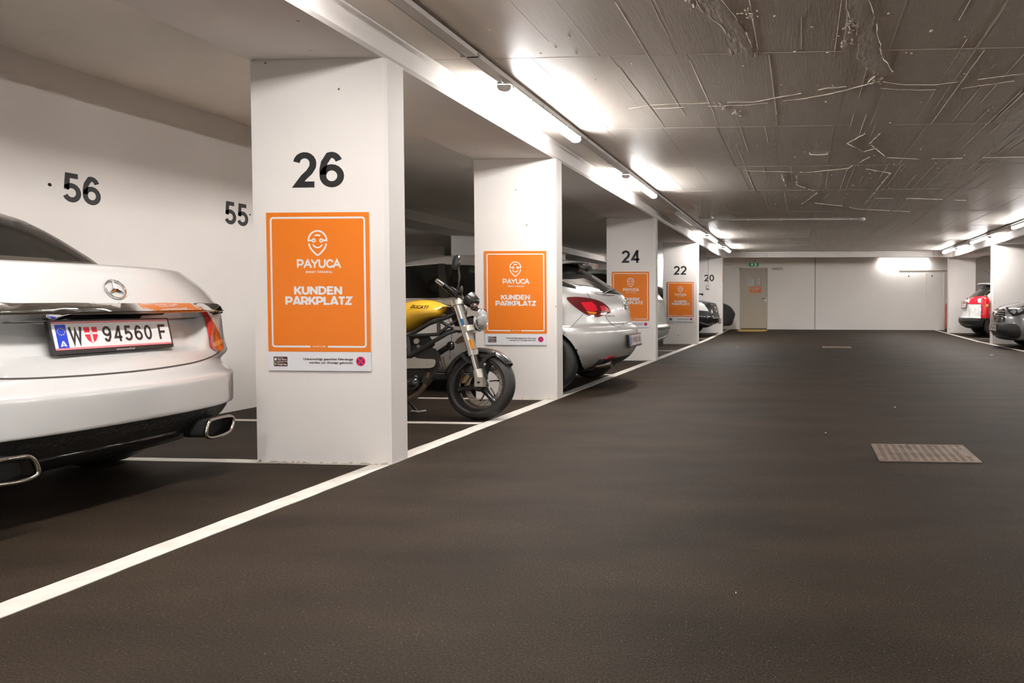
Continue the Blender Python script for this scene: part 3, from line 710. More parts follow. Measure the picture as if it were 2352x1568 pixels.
MB().tube([(c.x, YW - 0.02, c.z), (c.x, YW - 0.055, c.z), (cl.x, YW - 0.055, c.z - 0.006)], 0.010, 8).build('handle', mat('handle_metal', (0.16, 0.13, 0.10), 0.35, metal=0.7), door, smooth=60)
c = wp(1759, 690); MB().lathe([(0, 0), (0.028, 0), (0.028, 0.008), (0, 0.008)], (c.x, YW - 0.021, c.z), (0, 1, 0), 16, False).build('lock_rose', STEEL, door)
YEL = mat('yellow_tape', (0.62, 0.42, 0.10), 0.6)
mb = MB(); p = [at(x, y, Z=dz0) for x, y in ((1692, 758.3), (1699, 756.2), (1762, 756.5), (1764, 757.3), (1757, 759.8), (1700, 760))]
zz = fz(p[0].y) ; mb.prism([(q.x, min(q.y, YW - 0.005)) for q in p], lambda u, v, d: (u, v, fz(v) + d), 0.001, 0.006)
tag(mb.build('floor_tape', YEL), 'yellow hazard tape on the floor before the steel door', 'floor marking')
# notices stuck to the door
def sheet(name, label, x0, y0, x1, y1, m, cat='notice', d=0.003):
    a = wp(x0, y0, 0.012); b = wp(x1, y1, 0.012)
    o = thing(name, label, cat, ((a.x + b.x) / 2, YW - 0.012, b.z))
    MB().box(a.x, b.x, YW - 0.012 - d, YW - 0.012, b.z, a.z).build('sheet', m, o)
    return o, a, b, YW - 0.012 - d
PAPER = mat('paper', (0.62, 0.60, 0.58), 0.5, var=0.08, vscale=30)
o, a, b, yy = sheet('paper_notice', 'plain white paper notice on the steel door, left of the pair', 1718, 637.5, 1731.5, 656, PAPER)
mb = MB()
for k in range(7): mb.box(a.x + 0.03, b.x - 0.04 - 0.05 * (k % 3), yy - 0.0008, yy, a.z - 0.05 - k * 0.032, a.z - 0.045 - k * 0.032 + 0.006)
mb.build('printed_lines', mat('grey_print', (0.25, 0.24, 0.24), 0.6), o)
MB().box(b.x - 0.06, b.x - 0.03, yy - 0.001, yy, a.z - 0.025, a.z - 0.008).build('stamp', SIGNDK, o)
o, a, b, yy = sheet('paper_notice', 'white paper notice with a red border on the steel door', 1734, 637, 1748.5, 657, PAPER)
mb = MB().box(a.x + 0.005, a.x + 0.022, yy - 0.001, yy, b.z + 0.01, a.z - 0.01).box(b.x - 0.022, b.x - 0.005, yy - 0.001, yy, b.z + 0.01, a.z - 0.01).box(a.x + 0.005, b.x - 0.005, yy - 0.001, yy, b.z + 0.005, b.z + 0.02).box(a.x + 0.005, b.x - 0.005, yy - 0.001, yy, a.z - 0.02, a.z - 0.008)
mb.build('red_border', mat('faded_red', (0.42, 0.10, 0.07), 0.6), o)
mb = MB()
for k in range(8): mb.box(a.x + 0.045, b.x - 0.05 - 0.03 * (k % 2), yy - 0.0008, yy, a.z - 0.06 - k * 0.026, a.z - 0.052 - k * 0.026)
mb.build('printed_lines', MATS['grey_print'], o)
o, a, b, yy = sheet('exit_notice', 'orange notice reading NO EXIT on the steel door', 1721, 658.5, 1749, 672.5, ORANGE)
cx = (a.x + b.x) / 2; hh = a.z - b.z
fit_text('lettering', 'NO EXIT', (cx, yy - 0.0004, b.z + hh * 0.48), (1, 0, 0), (0, 0, 1), (b.x - a.x) * 0.68, hh * 0.27, SIGNW, o, bold=0.035)
MB().box(cx - (b.x - a.x) * 0.25, cx + (b.x - a.x) * 0.25, yy - 0.0008, yy, b.z + hh * 0.28, b.z + hh * 0.31).build('fine_print', SIGNW, o)
m_ = 0.02; ribbons('frame_line', [([(a.x + m_, b.z + m_), (b.x - m_, b.z + m_), (b.x - m_, a.z - m_), (a.x + m_, a.z - m_)], 0.006, True)], lambda u, v, d: (u, yy - d, v), SIGNW, o, 0.0006)
# emergency exit sign
a = wp(1720.5, 603.5, 0.05); b = wp(1742, 611.5, 0.05)
o = thing('exit_sign', 'green emergency exit sign with arrow above the steel door', 'sign', ((a.x + b.x) / 2, YW, b.z))
MB().box(a.x - 0.02, b.x + 0.02, YW - 0.045, YW, b.z - 0.025, a.z + 0.01).build('box', PLASTIC, o)
EXG = mat('lit_green', (0.0, 0.25, 0.07), 0.4, emit=0.12, ecol=(0.0, 0.35, 0.09)); EXW = mat('lit_white', (0.8, 0.85, 0.8), 0.4, emit=0.3)
MB().box(a.x, b.x, YW - 0.049, YW - 0.044, b.z, a.z).build('green_face', EXG, o)
cx = a.x + (b.x - a.x) * 0.32; cz = (a.z + b.z) / 2; s_ = (a.z - b.z) * 0.36; ff = lambda u, v, d: (cx + u, YW - 0.0495 - d, cz + v)
MB().prism([(-0.3 * s_, s_), (0.3 * s_, s_), (0.3 * s_, 0), (0.9 * s_, 0), (0, -s_), (-0.9 * s_, 0), (-0.3 * s_, 0)], ff, 0, 0.001).build('arrow', EXW, o)
cx = a.x + (b.x - a.x) * 0.66
MB().prism([(-0.35 * s_, s_ * 1.1), (0.8 * s_, s_ * 1.1), (0.8 * s_, -s_ * 1.1), (-0.35 * s_, -s_ * 1.1)], ff, 0, 0.001).build('doorway', EXW, o)
MB().prism([(-0.2 * s_, 0.9 * s_), (0.1 * s_, 0.9 * s_), (0.25 * s_, 0.3 * s_), (0.1 * s_, -0.2 * s_), (0.3 * s_, -s_), (0, -s_), (-0.15 * s_, -0.3 * s_), (-0.5 * s_, -0.9 * s_), (-0.7 * s_, -0.8 * s_), (-0.3 * s_, 0)], ff, 0.0012, 0.002).build('running_figure', EXG, o)
c = wp(1733, 602, 0.02); d = wp(1733, 586, 0.02)
MB().tube([(c.x, YW - 0.01, c.z), (c.x + 0.03, YW - 0.01, c.z + 0.08), (c.x + 0.03, YW - 0.01, d.z)], 0.006, 6).build('cable', GREYPL, o)
# stairwell label
a = wp(1772, 614); b = wp(1799, 621)
o = thing('stair_label', 'small white label reading STIEGE 12 right of the door', 'label', ((a.x + b.x) / 2, YW, b.z))
MB().box(a.x, b.x, YW - 0.004, YW, b.z, a.z).build('plate', PLASTIC, o)
fit_text('lettering', 'STIEGE 12', ((a.x + b.x) / 2, YW - 0.0045, b.z + 0.025), (1, 0, 0), (0, 0, 1), (b.x - a.x) * 0.86, (a.z - b.z) * 0.52, SIGNDK, o, bold=0.015)

# ================================================================== floor drains
def grate(name, label, x0, x1, y0, y1, rows_, cols_, plate=True):
    z = fz((y0 + y1) / 2); o = thing(name, label, 'drain', ((x0 + x1) / 2, (y0 + y1) / 2, z))
    MB().box(x0 + 0.01, x1 - 0.01, y0 + 0.01, y1 - 0.01, z - 0.06, z + 0.001).build('pit', VOIDM, o)
    fr = 0.022; mb = MB()
    mb.box(x0, x1, y0, y0 + fr, z - 0.02, z + 0.006).box(x0, x1, y1 - fr, y1, z - 0.02, z + 0.006).box(x0, x0 + fr, y0 + fr, y1 - fr, z - 0.02, z + 0.006).box(x1 - fr, x1, y0 + fr, y1 - fr, z - 0.02, z + 0.006)
    mb.build('frame', RUST, o)
    X0, X1, Y0, Y1 = x0 + fr, x1 - fr, y0 + fr, y1 - fr; dx = (X1 - X0) / cols_; dy = (Y1 - Y0) / rows_
    # longitudinal bars and cross bars leave the slots open
    for c_ in range(cols_ + 1):
        a = X0 + (c_ - 0.21) * dx; b = X0 + (c_ + 0.21) * dx
        MB().box(max(a, X0), min(b, X1), Y0, Y1, z - 0.018, z + 0.0055).build('grate_bar', RUST, o)
    for r_ in range(rows_ + 1):
        a = Y0 + (r_ - 0.26) * dy; b = Y0 + (r_ + 0.26) * dy
        MB().box(X0, X1, max(a, Y0), min(b, Y1), z - 0.018, z + 0.005).build('cross_bar', RUST, o)
    if plate: MB().box(X1 - dx * 1.05, X1 - 0.01, Y0 + dy * 3.2, Y0 + dy * 8.4, z - 0.01, z + 0.007).build('maker_plate', RUST, o)
    return o
grate('floor_drain', 'rusty square floor drain grate in the foreground asphalt', 0.461, 1.048, 3.985, 4.47, 12, 12)
grate('floor_drain', 'distant low floor drain grate near the far end of the aisle', 0.46, 1.06, 14.2, 14.72, 8, 10, False)

# ================================================================== CAR TOOLKIT
def pchip(ys, t):
    n = len(ys); i = min(max(int(t), 0), n - 2); u = t - i
    d = [ys[k + 1] - ys[k] for k in range(n - 1)]
    def m(k):
        if k == 0: return d[0]
        if k == n - 1: return d[-1]
        a, b = d[k - 1], d[k]
        return 0.0 if a * b <= 0 else 2 * a * b / (a + b)
    m0, m1 = m(i), m(i + 1); u2 = u * u; u3 = u2 * u
    return ys[i] * (2 * u3 - 3 * u2 + 1) + m0 * (u3 - 2 * u2 + u) + ys[i + 1] * (-2 * u3 + 3 * u2) + m1 * (u3 - u2)
def paint(name, col, metal=0.0, rough=0.35, coat=1.0):
    return mat(name, col, rough, metal=metal, coat=coat)
GAP = mat('panel_gap', (0.05, 0.045, 0.04), 0.8)

class Car:
    """body lofted from stacked plan outlines; local x=0 is the end that faces the aisle, x<0 into the bay, y across, z up"""
    def __init__(s, name, label, cat, X0, Yc, sx, keys, z0=0.0, sub=4, nr=26, ncorner=10, nside=10, yaw=0.0):
        s.X0, s.Yc, s.sx, s.z0, s.yaw = X0, Yc, sx, z0, yaw
        s.root = thing(name, label, cat, (X0 - sx * 2.2, Yc, z0))
        K = list(zip(*keys)); T = (len(keys) - 1) * sub
        rings = []
        for q in range(T + 1):
            t = q / sub; z, xr, hw, ar, n1, xf, af, n2 = [pchip(c, t) for c in K]
            half = []                                   # rear half outline, y>=0, centre -> side
            ys_ = [0.86 * k / nr for k in range(nr + 1)]
            fx = lambda y, n: 1 - (max(0, 1 - y ** n)) ** (1 / n)
            for y in ys_: half.append((xr - ar * fx(y, n1), y * hw))
            g0 = fx(0.86, n1)
            for k in range(1, ncorner + 1):
                g = g0 + (1 - g0) * k / ncorner; y = max(0, 1 - (1 - g) ** n1) ** (1 / n1); half.append((xr - ar * g, y * hw))
            fr = []
            for y in [0.86 * k / 10 for k in range(11)]: fr.append((xf + af * fx(y, n2), y * hw))
            g0 = fx(0.86, n2)
            for k in range(1, 7):
                g = g0 + (1 - g0) * k / 6; y = max(0, 1 - (1 - g) ** n2) ** (1 / n2); fr.append((xf + af * g, y * hw))
            a = xr - ar; b = xf + af
            side = [(a + (b - a) * k / nside, hw) for k in range(1, nside)]
            right = half + side + fr[::-1]
            ring = [(x, y, z) for x, y in right] + [(x, -y, z) for x, y in right[::-1][1:-1]]
            rings.append(ring)
        s.m = len(rings[0]); s.v = [p for r in rings for p in r]
        m = s.m; s.f = [(i * m + k, i * m + (k + 1) % m, (i + 1) * m + (k + 1) % m, (i + 1) * m + k) for i in range(T) for k in range(m)]
        s.f += [tuple(range(m - 1, -1, -1)), tuple(range(T * m, (T + 1) * m))]
    def W(s, x, y, z):
        if s.yaw:
            c, q = math.cos(s.yaw), math.sin(s.yaw); xx = x + 2.2
            x, y = xx * c - y * q - 2.2, xx * q + y * c
        return Vector((s.X0 + s.sx * x, s.Yc + y, s.z0 + z))
    def Lc(s, p):
        x, y, z = (p[0] - s.X0) * s.sx, p[1] - s.Yc, p[2] - s.z0
        if s.yaw:
            c, q = math.cos(-s.yaw), math.sin(-s.yaw); xx = x + 2.2
            x, y = xx * c - y * q - 2.2, xx * q + y * c
        return Vector((x, y, z))
    def deform(s, fn): s.v = [fn(*p) for p in s.v]
    def make(s, cls, mats, arches=(), tunnel=None, smooth=38):
        """cls(x,y,z)->part name; arches: (x, z, radius); splits the loft into body parts"""
        me = bpy.data.meshes.new('body'); me.from_pydata([tuple(s.W(*p)) for p in s.v], [], s.f); me.update()
        bm = bmesh.new(); bm.from_mesh(me); bmesh.ops.recalc_face_normals(bm, faces=bm.faces); bm.to_mesh(me); bm.free()
        s.bvh_from(me); cutters = []
        for x, z, r in arches:
            for sy in (-1, 1):
                mb = MB(); c0 = s.W(x, sy * 0.55, z); mb.lathe([(r, 0), (r, 0.6)], c0, (s.W(x, sy, z) - s.W(x, 0, z)), 40, True)
                cutters.append(mb)
        if tunnel: cutters.append(tunnel)
        if cutters:
            ob = bpy.data.objects.new('tmpbody', me); COL.objects.link(ob); tmp = []
            for k, mb in enumerate(cutters):
                cm = mb.mesh('cut'); b2 = bmesh.new(); b2.from_mesh(cm); bmesh.ops.recalc_face_normals(b2, faces=b2.faces); b2.to_mesh(cm); b2.free()
                co = bpy.data.objects.new('tmpcut', cm); COL.objects.link(co); tmp.append(co); co.hide_render = True
                md = ob.modifiers.new('b', 'BOOLEAN'); md.operation = 'DIFFERENCE'; md.object = co; md.solver = 'EXACT'
            bpy.context.view_layer.update()
            me2 = bpy.data.meshes.new_from_object(ob.evaluated_get(bpy.context.evaluated_depsgraph_get()))
            for o in tmp + [ob]: bpy.data.objects.remove(o)
            me = me2
        bm = bmesh.new(); bm.from_mesh(me); groups = {}
        for f in bm.faces:
            c = s.Lc(f.calc_center_median()); n = f.normal
            groups.setdefault(cls(c.x, c.y, c.z, Vector((n.x * s.sx, n.y, n.z))), []).append([tuple(v.co) for v in f.verts])
        bm.free(); s.parts = {}
        o = org(s.root)
        for nm, faces in groups.items():
            idx = {}; vs = []; fs = []
            for f in faces:
                t = []
                for p in f:
                    k = (round(p[0], 6), round(p[1], 6), round(p[2], 6))
                    if k not in idx: idx[k] = len(vs); vs.append((p[0] - o.x, p[1] - o.y, p[2] - o.z))
                    t.append(idx[k])
                if len(set(t)) > 2: fs.append(t)
            mm = bpy.data.meshes.new(nm); mm.from_pydata(vs, [], fs); mm.update()
            s.parts[nm] = link(nm, mm, mats[nm], s.root, smooth)
        return s
    def bvh_from(s, me):
        me.calc_loop_triangles()
        s.bvh = BVHTree.FromPolygons([v.co.copy() for v in me.vertices], [tuple(t.vertices) for t in me.loop_triangles])
    def hit(s, px, py):
        d = ray(px, py).normalized(); r = s.bvh.ray_cast(CAM, d)
        if r[0] is None: r = s.bvh.find_nearest(CAM + d * (s.W(0, 0, 0.7) - CAM).length)
        return r[0]
    def px_local(s, pts): return [s.Lc(s.hit(*p)) for p in pts]
    # --- conforming patches
    def patch(s, name, poly, fn, m, off=0.004, thick=0.008, step=None, mirror=False, parent=None, smooth=35, nstep=14):
        bm = bmesh.new(); vs = [bm.verts.new((p[0], p[1], 0)) for p in poly]
        bm.faces.new(vs); bmesh.ops.triangulate(bm, faces=bm.faces, ngon_method='EAR_CLIP')
        us = [p[0] for p in poly]; vv = [p[1] for p in poly]
        st = step or max(max(us) - min(us), max(vv) - min(vv)) / nstep
        for lo, hi, no in ((min(us), max(us), (1, 0, 0)), (min(vv), max(vv), (0, 1, 0))):
            k = int((hi - lo) / st)
            for i in range(1, k + 1):
                c = lo + (hi - lo) * i / (k + 1)
                bmesh.ops.bisect_plane(bm, geom=bm.verts[:] + bm.edges[:] + bm.faces[:], dist=1e-7, plane_co=(c * no[0], c * no[1], 0), plane_no=no)
        bm.verts.ensure_lookup_table(); top = []; bot = []; last = None; miss = []
        for v in bm.verts:
            o, d = fn(v.co.x, v.co.y); r = s.bvh.ray_cast(o, d)
            if r[0] is None: top.append(None); bot.append(None); miss.append((v.index, o, d)); continue
            n = r[1] if r[1].dot(d) < 0 else -r[1]
            top.append(r[0] + n * off); bot.append(r[0] + n * (off - thick)); last = (r[0] - o).length
        for i, o, d in miss:
            q = s.bvh.find_nearest(o + d * (last or 3)); n = q[1] if q[1].dot(d) < 0 else -q[1]
            top[i] = q[0] + n * off; bot[i] = q[0] + n * (off - thick)
        bm.verts.index_update(); N = len(top); fs = [tuple(v.index for v in f.verts) for f in bm.faces]
        bnd = [tuple(v.index for v in e.verts) for e in bm.edges if len(e.link_faces) == 1]; bm.free()
        fs += [(a, b, b + N, a + N) for a, b in bnd]
        outs = []
        for mir in ((False, True) if mirror else (False,)):
            V = top + bot
            if mir: V = [s.W(q.x, -q.y, q.z) for q in (s.Lc(p) for p in V)]
            mb = MB().add(V, fs); outs.append(mb.build(name, m, parent or s.root, smooth))
        return outs if mirror else outs[0]
    def px(s, name, poly, m, **k):
        return s.patch(name, poly, lambda u, v: (CAM, ray(u, v).normalized()), m, **k)
    def end(s, name, poly, m, **k):        # polygon in (y,z), projected onto the aisle end
        d = s.W(-1, 0, 0) - s.W(0, 0, 0)
        return s.patch(name, poly, lambda u, v: (s.W(0.6, u, v), d), m, **k)
    def side(s, name, poly, m, sy=-1, **k):  # polygon in (x,z)
        d = s.W(0, -sy, 0) - s.W(0, 0, 0)
        return s.patch(name, poly, lambda u, v: (s.W(u, sy * 2, v), d), m, **k)
    def top(s, name, poly, m, **k):        # polygon in (x,y)
        return s.patch(name, poly, lambda u, v: (s.W(u, v, 3), Vector((0, 0, -1))), m, **k)
    def seam_px(s, pts, wpx=1.3, name='panel_gap', m=None, sm=6, off=0.0012, **k):
        P = cat_rom(pts, sm) if sm else pts
        vs, fs = stroke_poly(P, wpx); poly = [tuple(v) for v in vs[0::2]] + [tuple(v) for v in vs[1::2][::-1]]
        return s.px(name, poly, m or GAP, off=off, thick=0.004, step=12, **k)
    def wheel(s, x, sy, r, wd, tread_y, rim=0.62, spokes=5, rimm=None, parent=None):
        c = s.W(x, sy * tread_y, r); ax = (s.W(0, sy, 0) - s.W(0, 0, 0)).normalized()
        rr = r * rim; prof = [(rr, -wd), (rr + 0.01, -wd), (r - 0.03, -wd), (r - 0.008, -wd + 0.02), (r, -wd + 0.05), (r, -0.045), (r - 0.006, -0.02), (r - 0.03, -0.002), (rr + 0.02, 0.0), (rr, -0.012), (rr, -wd)]
        ty = MB().lathe(prof, c, ax, 40, False).build('tyre', TYRE, s.root, smooth=40)
        R_ = rimm or mat('alloy', (0.55, 0.54, 0.52), 0.25, metal=0.9)
        rim_ = MB().lathe([(rr, -wd), (rr - 0.012, -wd), (rr - 0.02, -0.06), (rr - 0.012, -0.015), (rr + 0.003, -0.008), (rr, -0.012)], c, ax, 32, False)
        rim_.build('rim', R_, ty, smooth=40)
        u = Vector((0, 0, 1)); w_ = ax.cross(u)
        for k in range(spokes):
            a = 2 * math.pi * k / spokes + 0.3; d = u * math.cos(a) + w_ * math.sin(a); e = ax.cross(d)
            p0 = c - ax * 0.045 + d * 0.03; p1 = c - ax * 0.02 + d * (rr - 0.005); mb = MB()
            mb.add([p0 + e * 0.035, p0 - e * 0.035, p1 - e * 0.022, p1 + e * 0.022] + [p + (-ax * 0.02) for p in (p0 + e * 0.035, p0 - e * 0.035, p1 - e * 0.022, p1 + e * 0.022)],
                   [(0, 1, 2, 3), (7, 6, 5, 4), (0, 4, 5, 1), (1, 5, 6, 2), (2, 6, 7, 3), (3, 7, 4, 0)])
            mb.build('spoke', R_, ty)
        MB().lathe([(0, -0.03), (0.05, -0.03), (0.055, -0.05), (0.055, -0.08), (0, -0.08)], c, ax, 16, False).build('hub', R_, ty)
        MB().lathe([(0, -0.10), (rr - 0.015, -0.10), (rr - 0.015, -0.11), (0, -0.11)], c, ax, 20, False).build('brake_disc', BLKPL, ty)
        return ty

# plate with frame; c = centre, right/up directions, red-white-red edges
def plate(parent, c, right, up, txt_fn, w_=0.52, h=0.12, lip=0.018, holder=None):
    c = Vector(c); R_ = Vector(right).normalized(); U_ = Vector(up).normalized(); N_ = R_.cross(U_)
    f = lambda u, v, d: tuple(c + R_ * u + U_ * v + N_ * d)
    fr = MB().prism(rrect(-w_ / 2 - 0.009, w_ / 2 + 0.009, -h / 2 - lip, h / 2 + 0.007, 0.006, 3), f, -0.012, 0.004).build('plate_frame', BLKPL, parent)
    pl = MB().prism(rrect(-w_ / 2, w_ / 2, -h / 2, h / 2, 0.005, 3), f, 0.0035, 0.0055).build('number_plate', mat('plate_white', (0.74, 0.73, 0.72), 0.35), parent)
    for sg in (-1, 1):
        for k, t in ((0.0545, 0.0016), (0.0595, 0.0010)):
            z = sg * k * h / 0.12; MB().prism([(-w_ / 2, z - t), (w_ / 2, z - t), (w_ / 2, z + t), (-w_ / 2, z + t)], f, 0.0052, 0.0059).build('red_edge', REDP, pl)
    eb = MB().prism([(-w_ / 2 + 0.012, -h / 2 + 0.008), (-w_ / 2 + 0.054, -h / 2 + 0.008), (-w_ / 2 + 0.054, h / 2 - 0.012), (-w_ / 2 + 0.012, h / 2 - 0.012)], f, 0.0052, 0.0060).build('country_band', mat('euro_blue', (0.006, 0.04, 0.52), 0.4), pl)
    txt_fn(f, c, R_, U_, N_, pl, w_, h)
    return fr, pl

# ================================================================== WHITE SEDAN (nearest car)
SEDW = paint('white_car_paint', (0.56, 0.55, 0.535), rough=0.28)
#        z     xr     hw    ar    n    xf    af   nf
keys = [(0.190, -0.26, 0.78, 0.45, 3.0, -4.45, 0.7, 2.6), (0.240, -0.12, 0.808, 0.58, 2.55, -4.55, 0.7, 2.6), (0.320, -0.030, 0.843, 0.63, 2.55, -4.62, 0.7, 2.6),
        (0.380, 0.005, 0.863, 0.63, 2.55, -4.66, 0.7, 2.6), (0.385, 0.018, 0.873, 0.63, 2.55, -4.66, 0.7, 2.6), (0.44, 0.032, 0.881, 0.64, 2.45, -4.68, 0.7, 2.6), (0.525, 0.045, 0.890, 0.66, 2.35, -4.68, 0.7, 2.6),
        (0.545, 0.040, 0.891, 0.66, 2.35, -4.68, 0.7, 2.6), (0.60, -0.025, 0.891, 0.64, 2.30, -4.66, 0.7, 2.6), (0.66, -0.068, 0.902, 0.55, 2.7, -4.62, 0.7, 2.6),
        (0.74, -0.078, 0.900, 0.55, 2.6, -4.55, 0.7, 2.5), (0.84, -0.072, 0.892, 0.56, 2.5, -4.40, 0.7, 2.4), (0.89, -0.068, 0.880, 0.57, 2.45, -4.20, 0.7, 2.3),
        (0.94, -0.085, 0.862, 0.58, 2.4, -3.95, 0.7, 2.2), (1.00, -0.108, 0.83, 0.58, 2.3, -3.60, 0.6, 2.2), (1.045, -0.130, 0.79, 0.58, 2.2, -3.45, 0.5, 2.2),
        (1.075, -0.140, 0.755, 0.58, 2.1, -3.40, 0.5, 2.2), (1.086, -0.165, 0.74, 0.56, 2.1, -3.38, 0.5, 2.2), (1.098, -0.42, 0.725, 0.45, 2.3, -3.36, 0.5, 2.2),
        (1.108, -0.70, 0.71, 0.30, 2.6, -3.32, 0.45, 2.3), (1.16, -0.78, 0.695, 0.30, 2.6, -3.22, 0.45, 2.3), (1.27, -0.93, 0.655, 0.30, 2.6, -3.0, 0.45, 2.3),
        (1.36, -1.08, 0.605, 0.32, 2.6, -2.8, 0.45, 2.3), (1.41, -1.26, 0.55, 0.34, 2.5, -2.65, 0.45, 2.3), (1.435, -1.55, 0.45, 0.30, 2.4, -2.45, 0.4, 2.3), (1.442, -1.8, 0.30, 0.2, 2.3, -2.25, 0.2, 2.3)]
sed = Car('white_sedan', 'white sedan at the left edge with its boot facing the aisle', 'car', -2.985, 2.882, 1, keys, sub=6, nr=44, ncorner=16)
def sstep(a, b, t):
    t = min(1, max(0, (t - a) / (b - a))); return t * t * (3 - 2 * t)
def recess(x, y, z):
    if x > -0.5 and 0.6 < z < 0.93:
        ay = abs(y); edge = 0.60 - 0.62 * max(0, 0.86 - z)         # trapezoid pocket, narrower at its foot
        k = (1 - sstep(edge - 0.10, edge + 0.01, ay)) * sstep(0.670, 0.700, z) * (1 - sstep(0.846, 0.868, z))
        x -= (0.045 + 0.070 * sstep(0.68, 0.86, z)) * k
    if x > -0.5 and 0.865 < z < 0.905 and abs(y) < 0.7: x += 0.004
    return (x, y, z)
sed.deform(recess)
GRILLEM = mat('diffuser_mesh', (0.014, 0.013, 0.012), 0.35, bump=1.0, bscale=55)
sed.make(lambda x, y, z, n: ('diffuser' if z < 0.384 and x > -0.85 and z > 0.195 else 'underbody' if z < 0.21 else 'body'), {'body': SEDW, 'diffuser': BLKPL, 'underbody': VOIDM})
# boot lid gap
lidpts = [(0.735, 0.868), (0.728, 0.80), (0.705, 0.735), (0.66, 0.683), (0.57, 0.643), (0.42, 0.618), (0.2, 0.607), (0.0, 0.604)]
lp = cat_rom(lidpts, 5); lp = lp + [(-a, b) for a, b in lp[::-1][1:]]
vs, fs = stroke_poly(lp, 0.007); sed.end('boot_gap', [tuple(v) for v in vs[0::2]] + [tuple(v) for v in vs[1::2][::-1]], GAP, off=0.001, thick=0.004, step=0.03)
# chrome bar above the plate
bar = [(-0.74, 0.880), (-0.62, 0.900), (-0.4, 0.9065), (0, 0.908), (0.4, 0.9065), (0.62, 0.900), (0.74, 0.880), (0.70, 0.862), (0.62, 0.8535), (0.35, 0.850), (0, 0.849), (-0.35, 0.850), (-0.62, 0.8535), (-0.70, 0.862)]
sed.end('chrome_bar', bar, CHROME, off=0.016, thick=0.03, step=0.035, smooth=50)
sed.end('bar_ridge', [(-0.70, 0.874), (0, 0.877), (0.70, 0.874), (0.69, 0.869), (0, 0.871), (-0.69, 0.869)], DKCHROME, off=0.020, thick=0.01, step=0.035)
# tail lamps
LAMPRED = mat('tail_lamp_red', (0.50, 0.018, 0.008), 0.07, coat=1.0, var=0.5, vscale=14)
lampp = [(466.8, 711.5), (478, 723), (487, 738), (499.5, 762), (508, 783), (511.5, 796), (504, 805.5), (496, 806), (483.5, 799), (480.5, 786), (476.5, 750), (470, 724)]
tl = sed.px('tail_lamp', cat_rom(lampp, 3, True), LAMPRED, off=0.006, thick=0.015, mirror=True, nstep=10)
refl = [(484, 789), (507, 777), (509.5, 788), (487, 797)]
for q in sed.px('reflector_bar', refl, mat('amber_lens', (0.60, 0.16, 0.04), 0.1, coat=1.0), off=0.008, thick=0.006, mirror=True, nstep=5): q.parent = tl[0] if abs(q.data.vertices[0].co.y - tl[0].data.vertices[0].co.y) < 0.5 else tl[1]
# rear window with its black border
sed.end('window_border', [(-0.615, 1.118), (-0.3, 1.1135), (0.3, 1.1135), (0.615, 1.118), (0.60, 1.16), (0.485, 1.385), (0.43, 1.40), (-0.43, 1.40), (-0.485, 1.385), (-0.60, 1.16)], mat('frit', (0.10, 0.085, 0.07), 0.25), off=0.003, thick=0.008, step=0.06)
sed.end('rear_window', [(-0.555, 1.128), (-0.3, 1.1235), (0.3, 1.1235), (0.555, 1.128), (0.445, 1.365), (0.40, 1.38), (-0.40, 1.38), (-0.445, 1.365)], DGLASS, off=0.005, thick=0.008, step=0.06)
for sy in (-1, 1):
    sed.side('side_window', [(-1.25, 1.13), (-3.0, 1.10), (-2.55, 1.37), (-2.1, 1.405), (-1.7, 1.39)], DGLASS, sy, off=0.004, step=0.12)
    sed.wheel(-1.0, sy, 0.33, 0.23, 0.84); sed.wheel(-3.84, sy, 0.33, 0.23, 0.84)
# lower bumper: mesh band, gloss lip, exhaust trims
sed.end('mesh_band', [(-0.80, 0.362), (-0.4, 0.366), (0, 0.367), (0.4, 0.366), (0.80, 0.362), (0.78, 0.326), (0.5, 0.318), (0, 0.316), (-0.5, 0.318), (-0.78, 0.326)], GRILLEM, off=0.002, thick=0.004, step=0.05)
MBk = MB(); pts = []
for k in range(31):
    y = -0.60 + 1.2 * k / 30; r_ = sed.bvh.ray_cast(sed.W(0.5, y, 0.268 + 0.012 * math.cos(y * 2.4)), Vector((-1, 0, 0))); pts.append(r_[0] + Vector((0.004, 0, 0)))
MBk.tube(pts, 0.008, 6); MBk.build('lip_trim', BLKGL, sed.root, smooth=60)
EXDK = mat('exhaust_dark', (0.004, 0.0035, 0.003), 0.8)
for sy in (-1, 1):
    # trapezoid chrome ring standing proud of the diffuser
    ring = [(0.375, 0.262), (0.395, 0.318), (0.44, 0.328), (0.53, 0.326), (0.565, 0.310), (0.56, 0.275), (0.53, 0.245), (0.45, 0.235), (0.395, 0.240)]
    P3 = [sed.W(0.030 - 0.12 * (y - 0.37), sy * y - 0.055, z) for y, z in cat_rom(ring, 4, True)]
    TB = [p + Vector((-0.12, 0, 0)) for p in P3]; n = len(P3)
    MB().add(P3 + TB, [(i, (i + 1) % n, n + (i + 1) % n, n + i) for i in range(n)]).build('exhaust_sleeve', BLKPL, sed.root, smooth=60, fix=False)
    ex = MB().tube(P3, 0.0085, 8, closed=True).build('exhaust_trim', DKCHROME, sed.root, smooth=60)
    cen = sum(P3, Vector()) / len(P3); inn = [cen + (p - cen) * 0.90 + Vector((-0.004, 0, 0)) for p in P3]; dep = [cen + (p - cen) * 0.72 + Vector((-0.10, 0, 0)) for p in P3]; n = len(inn)
    MB().add(inn + dep, [(i, (i + 1) % n, n + (i + 1) % n, n + i) for i in range(n)]).build('exhaust_throat', DKCHROME, ex, smooth=60, fix=False)
    MB().add([inn[i].lerp(dep[i], 0.45) for i in range(n)], [tuple(range(n))]).build('exhaust_mouth', EXDK, ex, fix=False)
